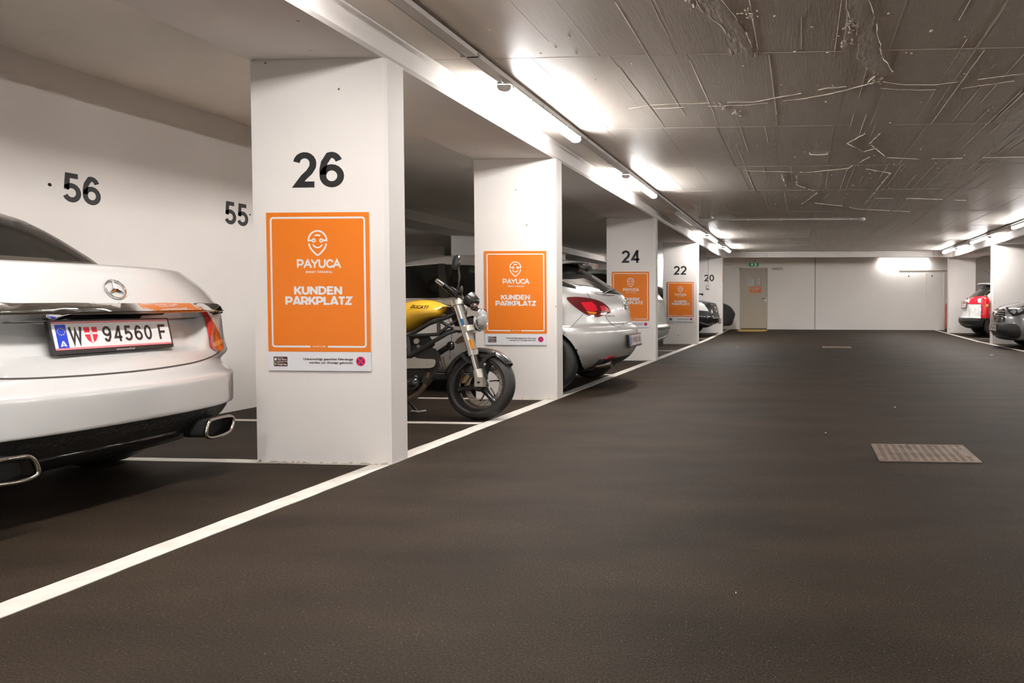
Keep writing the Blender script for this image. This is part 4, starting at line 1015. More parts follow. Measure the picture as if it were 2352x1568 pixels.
# emblem: ring and three-pointed star
ec = sed.hit(270, 665); l = sed.Lc(ec); ec = sed.W(l.x, 0.0, l.z); q1 = sed.bvh.ray_cast(sed.W(0.5, 0, l.z + 0.03), Vector((-1, 0, 0)))[0]; q2 = sed.bvh.ray_cast(sed.W(0.5, 0, l.z - 0.03), Vector((-1, 0, 0)))[0]
up = (q1 - q2).normalized(); nr = Vector((0, 1, 0)).cross(up); nr = nr if nr.x > 0 else -nr; yv = Vector((0, 1, 0)); c0 = ec + nr * 0.008
em = MB().tube([c0 + (up * math.cos(2 * math.pi * k / 32) + yv * math.sin(2 * math.pi * k / 32)) * 0.043 for k in range(32)], 0.0032, 6, closed=True).build('emblem', CHROME, sed.root, smooth=60)
for k in range(3):
    a = 2 * math.pi * k / 3; d = up * math.cos(a) + yv * math.sin(a); e = nr.cross(d)
    b1 = d * math.cos(1.05) + e * math.sin(1.05); b2 = d * math.cos(1.05) - e * math.sin(1.05)
    tip = c0 + d * 0.042; MB().add([c0 + nr * 0.006, c0 + b1 * 0.008, tip, c0 + b2 * 0.008], [(0, 1, 2), (0, 2, 3)]).build('emblem_star', CHROME, em, fix=False)
# number plate
def sed_txt(f, c, R_, U_, N_, pl, w_, h):
    K = mat('plate_black', (0.03, 0.022, 0.02), 0.5); q = 0.0061
    P = lambda u, v: Vector(f(u, v, q))
    caps('plate_lettering', 'W', P(-0.171, -0.036), R_, U_, 0.052, 0.072, K, pl, 0.21, 0.0, 0.0)
    caps('plate_lettering', '94560', P(0.055, -0.036), R_, U_, 0.228, 0.072, K, pl, 0.16, 0.16, 0.0)
    caps('plate_lettering', 'F', P(0.222, -0.036), R_, U_, 0.038, 0.072, K, pl, 0.17, 0.0, 0.0)
    g = lambda u, v, d: f(-0.108 + u, v, d)
    MB().prism([(-0.028, 0.034), (0.028, 0.034), (0.026, -0.005), (0.016, -0.026), (0, -0.037), (-0.016, -0.026), (-0.026, -0.005)], g, 0.0052, 0.0060).build('crest', REDP, pl)
    cr = MATS['plate_white']
    MB().prism([(-0.0045, 0.034), (0.0045, 0.034), (0.0045, -0.033), (-0.0045, -0.033)], g, 0.0055, 0.0064).build('crest_cross', cr, pl)
    MB().prism([(-0.0275, 0.010), (0.0275, 0.010), (0.0275, 0.002), (-0.0275, 0.002)], g, 0.0055, 0.0064).build('crest_cross', cr, pl)
    caps('plate_lettering', 'A', P(-w_ / 2 + 0.033, -0.046), R_, U_, 0.024, 0.022, SIGNW, pl, 0.22, 0.0, 0.0006)
    mb = MB()
    for k in range(12):
        a = 2 * math.pi * k / 12; u0, v0 = -w_ / 2 + 0.033 + 0.0145 * math.cos(a), 0.018 + 0.0145 * math.sin(a)
        mb.prism([(u0 + 0.0022 * math.cos(j * 1.2566), v0 + 0.0022 * math.sin(j * 1.2566)) for j in range(5)], f, 0.0058, 0.0064)
    o = mb.build('euro_stars', mat('star_yellow', (0.7, 0.55, 0.05), 0.5), pl); o['kind'] = 'stuff'
    fit_text('lettering', 'wiesenthal', f(0.03, -h / 2 - 0.0155, 0.0045), R_, U_, 0.085, 0.010, GREYPL, pl)
pc = at(247, 767, X=-3.094)
plate(sed.root, (-3.088, 2.886, pc.z), (0, 1, 0), (-0.20, 0, 1), sed_txt)
MB().box(-3.16, -3.10, 2.70, 3.07, pc.z - 0.05, pc.z + 0.05).build('plate_mount', BLKPL, sed.root)

# ================================================================== SILVER HATCHBACK behind pillar 25
SILV = paint('silver_car_paint', (0.56, 0.545, 0.525), metal=0.55, rough=0.36)
keys = [(0.20, -0.32, 0.78, 0.6, 2.5, -4.1, 0.8, 2.4), (0.26, -0.17, 0.85, 0.66, 2.4, -4.25, 0.8, 2.4), (0.34, -0.07, 0.885, 0.70, 2.35, -4.32, 0.8, 2.4), (0.42, -0.02, 0.905, 0.72, 2.3, -4.36, 0.8, 2.4),
        (0.52, 0.0, 0.915, 0.74, 2.3, -4.38, 0.8, 2.4), (0.62, -0.004, 0.92, 0.75, 2.3, -4.35, 0.8, 2.4), (0.665, -0.030, 0.92, 0.75, 2.25, -4.3, 0.8, 2.4), (0.70, -0.075, 0.92, 0.75, 2.2, -4.25, 0.8, 2.3),
        (0.80, -0.085, 0.916, 0.76, 2.15, -4.1, 0.8, 2.3), (0.90, -0.100, 0.90, 0.76, 2.1, -3.8, 0.75, 2.3), (0.97, -0.130, 0.875, 0.75, 2.1, -3.5, 0.7, 2.3), (1.02, -0.165, 0.85, 0.72, 2.1, -3.35, 0.6, 2.3),
        (1.06, -0.225, 0.83, 0.68, 2.1, -3.25, 0.55, 2.3), (1.15, -0.37, 0.785, 0.62, 2.15, -3.05, 0.5, 2.3), (1.25, -0.53, 0.735, 0.60, 2.2, -2.8, 0.5, 2.3), (1.32, -0.66, 0.69, 0.60, 2.2, -2.6, 0.5, 2.3),
        (1.37, -0.78, 0.645, 0.60, 2.2, -2.42, 0.5, 2.3), (1.405, -0.95, 0.58, 0.55, 2.2, -2.25, 0.5, 2.3), (1.425, -1.2, 0.48, 0.4, 2.2, -2.1, 0.4, 2.3), (1.432, -1.5, 0.30, 0.2, 2.2, -1.9, 0.2, 2.3)]
hb = Car('silver_hatchback', 'silver three-door hatchback behind the motorcycle, tail over the white line', 'car', -1.862, 7.53, 1, keys, sub=5, nr=30, ncorner=14)
sw = [(-0.98, 1.02), (-0.93, 1.10), (-1.12, 1.235), (-1.5, 1.305), (-1.9, 1.318), (-2.3, 1.285), (-2.75, 1.14), (-3.05, 1.0), (-2.95, 0.975), (-1.9, 0.965), (-1.3, 0.985)]
tun = MB().prism(sw, lambda u, v, d: tuple(hb.W(u, d, v)), -1.1, 1.1)
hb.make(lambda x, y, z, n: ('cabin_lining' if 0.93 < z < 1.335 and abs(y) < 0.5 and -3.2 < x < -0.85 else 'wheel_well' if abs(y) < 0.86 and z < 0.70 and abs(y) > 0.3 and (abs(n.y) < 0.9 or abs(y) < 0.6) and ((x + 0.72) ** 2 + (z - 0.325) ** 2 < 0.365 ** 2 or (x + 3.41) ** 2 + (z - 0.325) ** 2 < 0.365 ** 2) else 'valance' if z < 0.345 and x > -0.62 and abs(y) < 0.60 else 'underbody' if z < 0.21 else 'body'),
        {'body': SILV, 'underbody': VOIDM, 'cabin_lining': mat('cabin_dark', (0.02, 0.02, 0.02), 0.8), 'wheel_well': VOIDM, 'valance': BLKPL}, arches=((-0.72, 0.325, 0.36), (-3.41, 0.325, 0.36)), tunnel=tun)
TINT = mat('tinted_glass', (0.30, 0.40, 0.33), 0.0, trans=1.0, spec=0.5)
for sy in (-1, 1):
    hb.wheel(-0.72, sy, 0.325, 0.22, 0.875, 0.64); hb.wheel(-3.41, sy, 0.325, 0.22, 0.875, 0.64)
    hb.side('side_window', sw, TINT, sy, off=0.002, thick=0.005, step=0.10)
    hb.side('window_pillar', [(-1.66, 0.963), (-1.76, 0.963), (-1.88, 1.32), (-1.80, 1.32)], BLKGL, sy, off=0.006, thick=0.03, step=0.08)
    sill = cat_rom([(-0.98, 1.005), (-1.3, 0.975), (-1.9, 0.953), (-2.9, 0.962), (-3.05, 0.985)], 4); top_ = cat_rom([(-0.90, 1.11), (-1.1, 1.25), (-1.5, 1.318), (-1.9, 1.33), (-2.3, 1.297), (-2.75, 1.15)], 4)
    for nm, P in (('sill_trim', sill), ('roof_trim', top_)):
        vs, fs = stroke_poly(P, 0.016); hb.side(nm, [tuple(v) for v in vs[0::2]] + [tuple(v) for v in vs[1::2][::-1]], CHROME if nm == 'sill_trim' else SILV, sy, off=0.006, thick=0.01, step=0.1)
    vs, fs = stroke_poly(cat_rom([(-1.72, 0.96), (-1.66, 0.80), (-1.62, 0.6), (-1.66, 0.36)], 4), 0.006); hb.side('door_gap', [tuple(v) for v in vs[0::2]] + [tuple(v) for v in vs[1::2][::-1]], GAP, sy, off=0.001, thick=0.004, step=0.1)
for y_ in (-0.36, 0.36):          # front seats with headrests, seen through the side glass
    a = hb.W(-2.0, y_, 1.0); st = MB().ell(hb.W(-1.98, y_, 1.03), (0.09, 0, 0), (0, 0.22, 0), (0, 0, 0.12), 12, 8).build('seat', BLKPL, hb.root, smooth=60)
    MB().ell(hb.W(-1.90, y_, 1.19), (0.05, 0, 0), (0, 0.13, 0), (0, 0, 0.075), 12, 8).build('headrest', BLKPL, st, smooth=60)
MB().ell(hb.W(-2.55, 0.0, 1.22), (0.02, 0, 0), (0, 0.11, 0), (0, 0, 0.035), 10, 6).build('rear_view_mirror', BLKPL, hb.root, smooth=60)
# rear glass, wrapped to the near side
hb.end('rear_window', [(-0.765, 1.150), (-0.70, 1.095), (-0.58, 1.048), (-0.4, 1.026), (0, 1.014), (0.4, 1.026), (0.58, 1.048), (0.70, 1.095), (0.765, 1.150), (0.70, 1.30), (0.62, 1.345), (-0.62, 1.345), (-0.70, 1.30)], DGLASS, off=0.003, thick=0.006, step=0.05)
def hbtrim(P, wd, nm, m, **k): return hb.seam_px(P, wd, nm, m, **k)
hbtrim([(1288, 643), (1318, 655), (1345, 665), (1368, 673), (1392, 678), (1412, 678)], 1.6, 'glass_trim', CHROME, off=0.004)
# roof spoiler
sp = MB(); n = 17; U1 = []; 
for i in range(n):
    y = -0.60 + 1.2 * i / (n - 1); cr = 1 - (abs(y) / 0.60) ** 3
    U1.append((y, cr))
vs = []
for y, cr in U1:
    zt = 1.345 + 0.045 * cr; xe = -0.64 + 0.17 * cr
    vs += [hb.W(-0.98, y, zt + 0.012 * cr - 0.015), hb.W(-0.75, y, zt + 0.006), hb.W(xe, y, zt - 0.020), hb.W(xe - 0.012, y, zt - 0.032), hb.W(-0.72, y, zt - 0.045), hb.W(-0.98, y, zt - 0.06)]
sp.add(vs, [(6 * i + k, 6 * i + (k + 1) % 6, 6 * (i + 1) + (k + 1) % 6, 6 * (i + 1) + k) for i in range(n - 1) for k in range(6)] + [tuple(range(6)), tuple(range(6 * (n - 1), 6 * n))])
spo = sp.build('roof_spoiler', SILV, hb.root, smooth=50)
MB().obox(hb.W(-0.555, 0, 1.352), (0, 1, 0), (1, 0, 0), (0, 0, 1), 0.11, 0.012, 0.010).build('brake_light', mat('dark_red_lens', (0.16, 0.01, 0.01), 0.1), spo)
# tail lamps
LR2 = mat('smoked_red_lens', (0.105, 0.008, 0.010), 0.06, coat=1.0); LR3 = mat('bright_red_lens', (0.62, 0.012, 0.03), 0.08, coat=1.0)
lp = [(1301.5, 684), (1310, 682.5), (1330, 682.5), (1352, 685), (1372, 690), (1388, 698), (1398, 708), (1401, 717), (1398, 718.5), (1387, 719), (1381, 722), (1376, 727.5), (1362, 727.5), (1346, 722), (1328, 710), (1312, 698), (1304, 690)]
tl = hb.px('tail_lamp', cat_rom(lp, 2, True), LR2, off=0.008, thick=0.015, mirror=True, step=5)
for nm, P, m in (('red_reflector', [(1333, 695), (1358, 694), (1366, 700), (1362, 708), (1372, 712), (1362, 716), (1346, 713), (1338, 703)], LR3), ('red_reflector', [(1376, 703), (1386, 702), (1392, 712), (1382, 715)], LR3),
                 ('amber_reflector', [(1345, 714.5), (1356, 717), (1370, 717.5), (1366, 722), (1352, 720)], mat('amber_glow', (0.75, 0.20, 0.01), 0.1, coat=1.0)), ('clear_reflector', [(1388, 703), (1397, 710), (1400, 716), (1391, 717)], mat('pink_lens', (0.55, 0.22, 0.19), 0.1, coat=1.0))):
    for q, par in zip(hb.px(nm, P, m, off=0.0105, thick=0.005, mirror=True, step=5), tl): q.parent = par
# hatch and bumper gaps
hb.seam_px([(1343, 664), (1349, 674), (1357, 684)], 0.9)
hb.seam_px([(1387, 719), (1393, 730), (1402, 742), (1412, 748), (1425, 750), (1434, 742)], 1.0)
hb.seam_px([(1294, 767), (1310, 752), (1325, 737), (1339, 721)], 1.0)
MB().tube([hb.hit(1385, 676) + Vector((0.012, -0.008, 0.006)), hb.hit(1396, 669) + Vector((0.014, 0, 0.010)), hb.hit(1409, 667) + Vector((0.014, 0, 0.008))], [0.004, 0.007, 0.006], 8).build('wiper', BLKPL, hb.root, smooth=60)
# emblem and lettering
e = hb.W(*(lambda l: (l.x, 0, l.z))(hb.Lc(hb.hit(1425, 698)))); q = hb.bvh.ray_cast(hb.W(0.5, 0, 0.915), Vector((-1, 0, 0)))[0]; ec = Vector((q.x + 0.010, q.y, q.z))
em = MB().tube([ec + Vector((-0.15 * math.cos(a) * 0.055, math.sin(a) * 0.055, math.cos(a) * 0.055)) for a in [2 * math.pi * k / 24 for k in range(24)]], 0.006, 6, closed=True).build('emblem', CHROME, hb.root, smooth=60)
MB().add([ec + Vector((0.002, y, z)) for y, z in ((-0.05, 0.012), (0.012, 0.012), (0.012, 0.0), (0.05, -0.012), (-0.012, -0.012), (-0.012, 0.0))], [(0, 1, 2, 5), (5, 2, 3, 4)]).build('emblem_bolt', CHROME, em, fix=False)
pA = hb.hit(1398, 727); l = hb.Lc(pA); nA = Vector((0.62, -0.78, 0)); 
fit_text('model_lettering', 'Astra', pA + nA * 0.018, (0.78, 0.62, 0), (0, 0, 1), 0.12, 0.022, DKCHROME, hb.root, bold=0.01)
# plate on the bumper
def blur_txt(f, c, R_, U_, N_, pl, w_, h):
    K = mat('plate_black', (0.03, 0.022, 0.02), 0.5)
    mb = MB()
    for u in (-0.165, -0.03, 0.02, 0.075, 0.145, 0.195):
        mb.prism([(u - 0.014, -0.034), (u - 0.005, -0.034), (u - 0.005, 0.034), (u - 0.014, 0.034)], f, 0.0054, 0.0062).prism([(u + 0.006, -0.034), (u + 0.015, -0.034), (u + 0.015, 0.03), (u + 0.006, 0.03)], f, 0.0054, 0.0062)
    mb.build('plate_characters', K, pl)['kind'] = 'stuff'
    MB().prism([(-0.118, 0.03), (-0.068, 0.03), (-0.072, -0.01), (-0.093, -0.034), (-0.114, -0.01)], f, 0.0054, 0.0062).build('crest', REDP, pl)
q = hb.bvh.ray_cast(hb.W(0.5, 0, 0.51), Vector((-1, 0, 0)))[0]
plate(hb.root, (q.x + 0.018, 7.53, 0.515), (0, 1, 0), (-0.08, 0, 1), blur_txt)
MB().box(q.x - 0.05, q.x + 0.008, 7.53 - 0.2, 7.53 + 0.2, 0.47, 0.56).build('plate_mount', BLKPL, hb.root)
# lower reflector, exhaust
hb.px('bumper_reflector', [(1390, 823), (1399, 818), (1412, 815), (1412, 819), (1400, 823), (1391, 826)], LR3, off=0.004, thick=0.006, mirror=True, step=4)
P = [at(1380, 840, Y=7.02), at(1393, 839, Y=7.02), at(1404, 836, Y=7.02)]
ex = MB().tube([P[0] + Vector((-0.10, 0, 0.0)), P[0], P[2]], [0.03, 0.032, 0.034], 14).build('exhaust_pipe', DKCHROME, hb.root, smooth=60)
MB().lathe([(0.0, 0.0006), (0.028, 0.0006)], P[2], (P[2] - P[0]), 14, False).build('pipe_mouth', EXDK, ex, fix=False)

# ================================================================== YELLOW MOTORCYCLE
BK = 0.15
def pb(px, py, dy=0.0):
    d = ray(px, py); t = (5.19 + BK * CAM.z + dy) / (d.y - BK * d.z); return CAM + d * t
bike = thing('motorcycle', 'yellow naked motorcycle leaning on its stand between two pillars', 'motorcycle', (-3.2, 5.3, 0))
BAX = Vector((0, 1, -BK)).normalized()               # wheel axis, pointing away from the aisle viewer
FRM = mat('bike_frame', (0.030, 0.028, 0.026), 0.3, coat=0.3); ALU = mat('cast_aluminium', (0.60, 0.56, 0.49), 0.38, metal=0.75); FORK = mat('fork_tube', (0.66, 0.63, 0.58), 0.22, metal=0.85)
YELT = paint('yellow_tank_paint', (0.86, 0.50, 0.03), rough=0.25); ENG = mat('engine_dark', (0.035, 0.031, 0.027), 0.5, metal=0.4); HDR = mat('exhaust_header', (0.15, 0.105, 0.075), 0.4, metal=0.7)
GOLD = mat('gold_caliper', (0.50, 0.36, 0.16), 0.35, metal=0.6); DISC = mat('brake_disc_steel', (0.48, 0.43, 0.37), 0.35, metal=0.8); BKB = mat('bike_black', (0.014, 0.0135, 0.013), 0.28, coat=0.4)
def tube(name, pts, r, m, parent=bike, seg=10): return MB().tube(pts, r, seg).build(name, m, parent, smooth=60)
def bike_wheel(c, R0, wd, front):
    rr = R0 * 0.735
    prof = [(rr, -wd * 0.36), (rr + 0.012, -wd * 0.42), (R0 - 0.05, -wd * 0.5), (R0 - 0.022, -wd * 0.44), (R0 - 0.006, -wd * 0.26), (R0, 0), (R0 - 0.006, wd * 0.26), (R0 - 0.022, wd * 0.44), (R0 - 0.05, wd * 0.5), (rr + 0.012, wd * 0.42), (rr, wd * 0.36)]
    ty = MB().lathe(prof, c, BAX, 56, False).build('tyre', TYRE, bike, smooth=50)
    MB().lathe([(rr + 0.012, -wd * 0.40), (rr - 0.004, -wd * 0.40), (rr - 0.012, -wd * 0.30), (rr - 0.022, -wd * 0.1), (rr - 0.022, wd * 0.1), (rr - 0.012, wd * 0.30), (rr - 0.004, wd * 0.40), (rr + 0.012, wd * 0.40)], c, BAX, 48, False).build('rim', BKB, ty, smooth=50)
    hub = MB().lathe([(0, -0.045), (0.042, -0.045), (0.05, -0.03), (0.05, 0.03), (0.042, 0.045), (0, 0.045)], c, BAX, 24, False).build('hub', BKB, ty, smooth=40)
    u = Vector((0, 0, 1)) - BAX * BAX.z; u.normalize(); x_ = BAX.cross(u); x_ = x_ if x_.x > 0 else -x_
    for a in (-48, 72, 192):
        d = u * math.sin(math.radians(a)) + x_ * math.cos(math.radians(a)); e = BAX.cross(d)
        mb = MB(); L_ = []
        for t, hw, hd in ((0.04, 0.030, 0.026), (0.5 * rr, 0.020, 0.020), (rr - 0.03, 0.022, 0.020), (rr - 0.012, 0.034, 0.022)):
            L_.append([c + d * t + e * sx * hw + BAX * sz * hd for sx, sz in ((-1, -0.4), (-0.45, -1), (0.45, -1), (1, -0.4), (1, 0.4), (0.45, 1), (-0.45, 1), (-1, 0.4))])
        vs = [p for q in L_ for p in q]
        mb.add(vs, [(8 * i + k, 8 * i + (k + 1) % 8, 8 * (i + 1) + (k + 1) % 8, 8 * (i + 1) + k) for i in range(3) for k in range(8)] + [tuple(range(8)), tuple(range(24, 32))])
        mb.build('spoke', BKB, ty, smooth=45)
    # drilled brake disc on the far side, with carrier arms
    dc = c + BAX * 0.058; ri, ro = R0 * 0.44, R0 * 0.60
    dk = MB().lathe([(ri, -0.002), (ro, -0.002), (ro, 0.002), (ri, 0.002), (ri, -0.002)], dc, BAX, 48, False).build('brake_disc', DISC, ty, smooth=30)
    mb = MB()
    for k in range(54):
        a = 2 * math.pi * k / 54; r = ri + (ro - ri) * (0.25 + 0.25 * (k % 3)); p = dc - BAX * 0.0024 + (u * math.cos(a) + x_ * math.sin(a)) * r
        mb.lathe([(0.0, -0.0003), (0.0042, -0.0003)], p, BAX, 7, False)
    mb.build('disc_holes', VOIDM, dk, fix=False)['kind'] = 'stuff'
    for k in range(6):
        a = 2 * math.pi * k / 6 + 0.2; d = u * math.cos(a) + x_ * math.sin(a); e = BAX.cross(d)
        MB().tube([dc + d * 0.05 - e * 0.02, dc + d * (ri * 0.75) - e * 0.012, dc + d * (ri + 0.004)], 0.006, 6).build('disc_arm', HDR, dk)
        MB().lathe([(0, -0.007), (0.008, -0.007), (0.008, 0.005), (0, 0.005)], dc + d * (ri + 0.002), BAX, 8, False).build('disc_bobbin', BKB, dk)
    return ty
FW = pb(1105, 884.5); bike_wheel(FW, 0.272, 0.125, True)
RW = Vector((FW.x - 1.30, 5.19 + BK * 0.29, 0.285)); bike_wheel(RW, 0.283, 0.17, False)
# fork legs: outer tube, chrome inner tube, axle clamp
for dy in (-0.098, 0.098):
    t0, t1, t2, t3, t4 = [pb(*p, dy) for p in ((1050, 694), (1085.5, 806), (1088, 817), (1096.5, 849), (1102, 872))]
    lg = tube('fork_outer_tube', [t0, t1], 0.037, FORK, seg=16)
    MB().tube([t1, t1 + (t2 - t1) * 0.95], [0.041, 0.040], 16).build('fork_collar', FORK, lg, smooth=60)
    tube('fork_inner_tube', [t1, t3], 0.027, CHROME, lg, 14)
    MB().tube([t3, t3.lerp(t4, 0.5), t4], [0.036, 0.037, 0.034], 14).build('axle_clamp', ALU, lg, smooth=50)
    dn = (t4 - t3).normalized(); MB().obox(t4 + dn * 0.018, (1, 0, 0), BAX, (0, 0, 1), 0.033, 0.03, 0.036).build('axle_foot', ALU, lg)
    if dy < 0: MB().lathe([(0.0, 0.0), (0.014, 0.0)], t4 + dn * 0.018 - BAX * 0.0305, BAX, 6, False).build('axle_bolt', VOIDM, lg, fix=False)
    MB().tube([t0 + (t0 - t1).normalized() * 0.02, t0 - (t0 - t1).normalized() * 0.03], 0.047, 16).build('upper_clamp', ALU, lg, smooth=40)
    a = pb(1076, 756, dy); MB().tube([a + (t0 - t1).normalized() * 0.022, a - (t0 - t1).normalized() * 0.022], 0.046, 16).build('lower_clamp', ALU, lg, smooth=40)
# amber reflector and blue sticker on the near outer tube
fd = (pb(1085.5, 806, -0.098) - pb(1050, 694, -0.098)).normalized(); fs_ = BAX.cross(fd).normalized()
MB().obox(pb(1083, 790, -0.138), fd, fs_, BAX, 0.040, 0.013, 0.004).build('amber_reflector', mat('amber_strip', (0.75, 0.27, 0.01), 0.25, coat=0.6), bike)
MB().obox(pb(1062.5, 739, -0.1355), fd, fs_, BAX, 0.026, 0.010, 0.0015).build('sticker', mat('blue_sticker', (0.02, 0.18, 0.48), 0.4), bike)
for nm, p in (('top_yoke', (1050, 700)), ('bottom_yoke', (1073, 757))):
    a = pb(*p, -0.10); b = pb(*p, 0.10); MB().obox((a + b) / 2 - Vector((0.02, 0, 0)), (1, 0, -0.1), BAX, (0, 0, 1), 0.05, 0.10, 0.014).build(nm, ALU, bike)
tube('steering_head', [pb(1040, 706), pb(1062, 760)], 0.04, FRM)
# front mudguard: curved shell with stays
C = FW; mb = MB(); vs = []; n = 26; u = Vector((0, 0, 1)) - BAX * BAX.z; u.normalize(); x_ = Vector((1, 0, 0))
for i in range(n + 1):
    a = math.radians(165 - 130 * i / n); d = u * math.sin(a) + x_ * math.cos(a); k = abs(i / n - 0.45) * 2
    hw = 0.078 * (1 - 0.35 * k ** 3)
    for w_, drop in ((-1.0, 0.034), (-0.8, 0.010), (-0.4, 0.0), (0, -0.002), (0.4, 0.0), (0.8, 0.010), (1.0, 0.034)):
        vs.append(C + d * (0.293 - drop) + BAX * (hw * w_))
mb.add(vs, [(7 * i + k, 7 * i + k + 1, 7 * (i + 1) + k + 1, 7 * (i + 1) + k) for i in range(n) for k in range(6)])
mud = mb.build('front_mudguard', BKB, bike, smooth=60, fix=False)
md = mud.modifiers.new('thickness', 'SOLIDIFY'); md.thickness = 0.004
for pts in ([(1138, 812), (1120, 818), (1108, 832), (1104, 840)], [(1106, 838), (1112, 852), (1117, 870)], [(1060, 812), (1075, 828), (1087, 832)]):
    P = cat_rom([tuple(pb(*p, -0.082)) for p in pts], 4); mb = MB(); 
    for q in range(len(P) - 1): 
        a, b = Vector(P[q]), Vector(P[q + 1]); mb.obox((a + b) / 2, b - a, BAX, (b - a).cross(BAX), (b - a).length / 2 + 0.003, 0.005, 0.014)
    mb.build('mudguard_stay', BKB, mud)
MB().prism([(1076, 852), (1086, 838), (1090, 860), (1088, 868), (1077, 862)], lambda p, q, d: tuple(pb(p, q, d)), -0.075, -0.065).build('fork_bracket', BKB, bike)
# caliper on the far side
mb = MB().prism([(1056, 873), (1064, 866), (1070, 860), (1078, 861), (1078, 868), (1071, 873), (1072, 878), (1062, 880), (1056, 878)], lambda p, q, d: tuple(pb(p, q, d)), 0.035, 0.085); mb.build('brake_caliper', GOLD, bike)
# fuel tank: lofted cross-sections along the bike
top_px = [(880, 712), (905, 700), (931, 695), (952, 690), (975, 688), (996, 690), (1019, 698), (1028, 705)]; bot_px = [(880, 782), (905, 778), (931, 767), (952, 756), (975, 741), (996, 732.5), (1019, 726), (1028, 716)]
hwid = [0.10, 0.135, 0.15, 0.155, 0.155, 0.145, 0.10, 0.045]
T_ = [pb(*p) for p in top_px]; B_ = [pb(*p) for p in bot_px]; ST = cat_rom([(t.x, t.z, b.z, h) for t, b, h in zip(T_, B_, hwid)], 4); vs = []; m = 22
for x, zt, zb, h in ST:
    for k in range(m):
        a = 2 * math.pi * k / m; s_, c_ = math.sin(a), math.cos(a); zz = (zt + zb) / 2 + (zt - zb) / 2 * (abs(s_) ** 0.8) * (1 if s_ > 0 else -1); yy = h * (abs(c_) ** 0.7) * (1 if c_ > 0 else -1)
        yy *= 1 - 0.30 * max(0, s_)
        vs.append((x, 5.19 + BK * zz + yy, zz))
n = len(ST)
tk = MB().add(vs, [(m * i + k, m * i + (k + 1) % m, m * (i + 1) + (k + 1) % m, m * (i + 1) + k) for i in range(n - 1) for k in range(m)] + [tuple(range(m - 1, -1, -1)), tuple(range((n - 1) * m, n * m))])
tank = tk.build('fuel_tank', YELT, bike, smooth=50)
tb = BVHTree.FromPolygons([Vector(v) for v in tk.v], tk.f)
me = text_mesh('DUCATI', 1.0, 0.03, 0.25, 1.05); a = pb(940.5, 704.5, -0.15); b = pb(979.5, 707, -0.15); xs = [v.co.x for v in me.vertices]; ys_ = [v.co.y for v in me.vertices]
for v in me.vertices:
    t = (v.co.x - min(xs)) / (max(xs) - min(xs)); q = a.lerp(b, t) + Vector((0, 0, 0.026 * (v.co.y - min(ys_)) / (max(ys_) - min(ys_)) - 0.008)); r = tb.ray_cast(q + Vector((0, -0.5, 0)), Vector((0, 1, 0)))
    v.co = (r[0] + Vector((0, -0.004, 0)) if r[0] else q) - org(bike)
link('tank_lettering', me, mat('tank_print', (0.03, 0.015, 0.008), 0.5), tank)
MB().prism([(1029, 706), (1036, 711), (1038, 720), (1034, 732), (1026, 726), (1026, 714)], lambda p, q, d: tuple(pb(p, q, d)), -0.05, 0.05).build('tank_hinge', FRM, bike)
MB().prism([(1014, 696), (1030, 703), (1046, 713), (1040, 716), (1026, 708)], lambda p, q, d: tuple(pb(p, q, d)), 0.04, 0.09).build('tank_cowl', YELT, tank)
# trellis frame
for dy in (-0.11, 0.11):
    for pts, r in (([(1056, 716), (1022, 730), (985, 743), (936, 772)], 0.017), ([(1068, 752), (1030, 764), (985, 790), (940, 817)], 0.017), ([(936, 771), (1002, 768), (1044, 757)], 0.014), ([(1007, 734), (1008, 768)], 0.014),
                   ([(1006, 735), (1034, 750), (1062, 760)], 0.012), ([(1058, 730), (1035, 745), (1010, 764)], 0.012), ([(937, 772), (941, 818)], 0.015), ([(940, 817), (915, 812), (880, 800)], 0.015), ([(936, 772), (905, 768), (860, 742)], 0.015)):
        tube('frame_tube', [pb(*p, dy * (0.45 if p[0] > 1040 else 1)) for p in pts], r, FRM)
# engine
pz = lambda p, q, d: tuple(pb(p, q, d))
MB().prism([(905, 800), (960, 795), (1000, 800), (1012, 815), (1006, 850), (990, 872), (960, 895), (915, 900), (895, 860)], pz, -0.10, 0.16).build('crankcase', ENG, bike)
MB().prism([(940, 775), (985, 770), (1000, 790), (985, 812), (945, 822)], pz, -0.07, 0.10).build('rear_cylinder', ENG, bike)
for k in range(7):
    x0 = 976 + k * 6.5; MB().prism([(x0, 812 + k * 1.2), (x0 + 3, 811 + k * 1.2), (x0 + 10, 846 - k * 0.8), (x0 + 7, 848 - k * 0.8)], pz, -0.085, 0.12).build('cooling_fin', HDR if k > 3 else ENG, bike)
MB().prism(cat_rom([(905, 823), (931, 823), (950, 822), (953, 819), (957, 822), (975, 824), (998, 825), (1000, 834), (996, 842), (985, 845), (960, 845.5), (930, 846), (905, 846)], 2, True), pz, -0.135, -0.09).build('belt_cover', ALU, bike)
for p in ((984, 833), (951, 823)):
    c = pb(*p, -0.137); MB().lathe([(0, -0.006), (0.011, -0.006), (0.012, 0.004), (0, 0.004)], c, BAX, 12, False).build('cover_bolt', ALU, bike)
for k in range(5): MB().prism([(910, 849 + k * 4.0), (975, 848 + k * 4.0), (982, 850 + k * 4.0), (975, 851 + k * 4.0), (910, 852 + k * 4.0)], pz, -0.125, -0.08).build('cooling_fin', ENG, bike)
c = pb(950, 880, -0.12); MB().ell(c, (0.055, 0, 0), (0, 0.05, 0), (0, 0, 0.055), 16, 10).build('oil_filter', BKB, bike, smooth=60)
c = pb(955, 865, -0.13); MB().lathe([(0.004, 0), (0.011, 0), (0.011, 0.02), (0.004, 0.02)], c, BAX, 12, False).build('drain_plug', STEEL, bike)
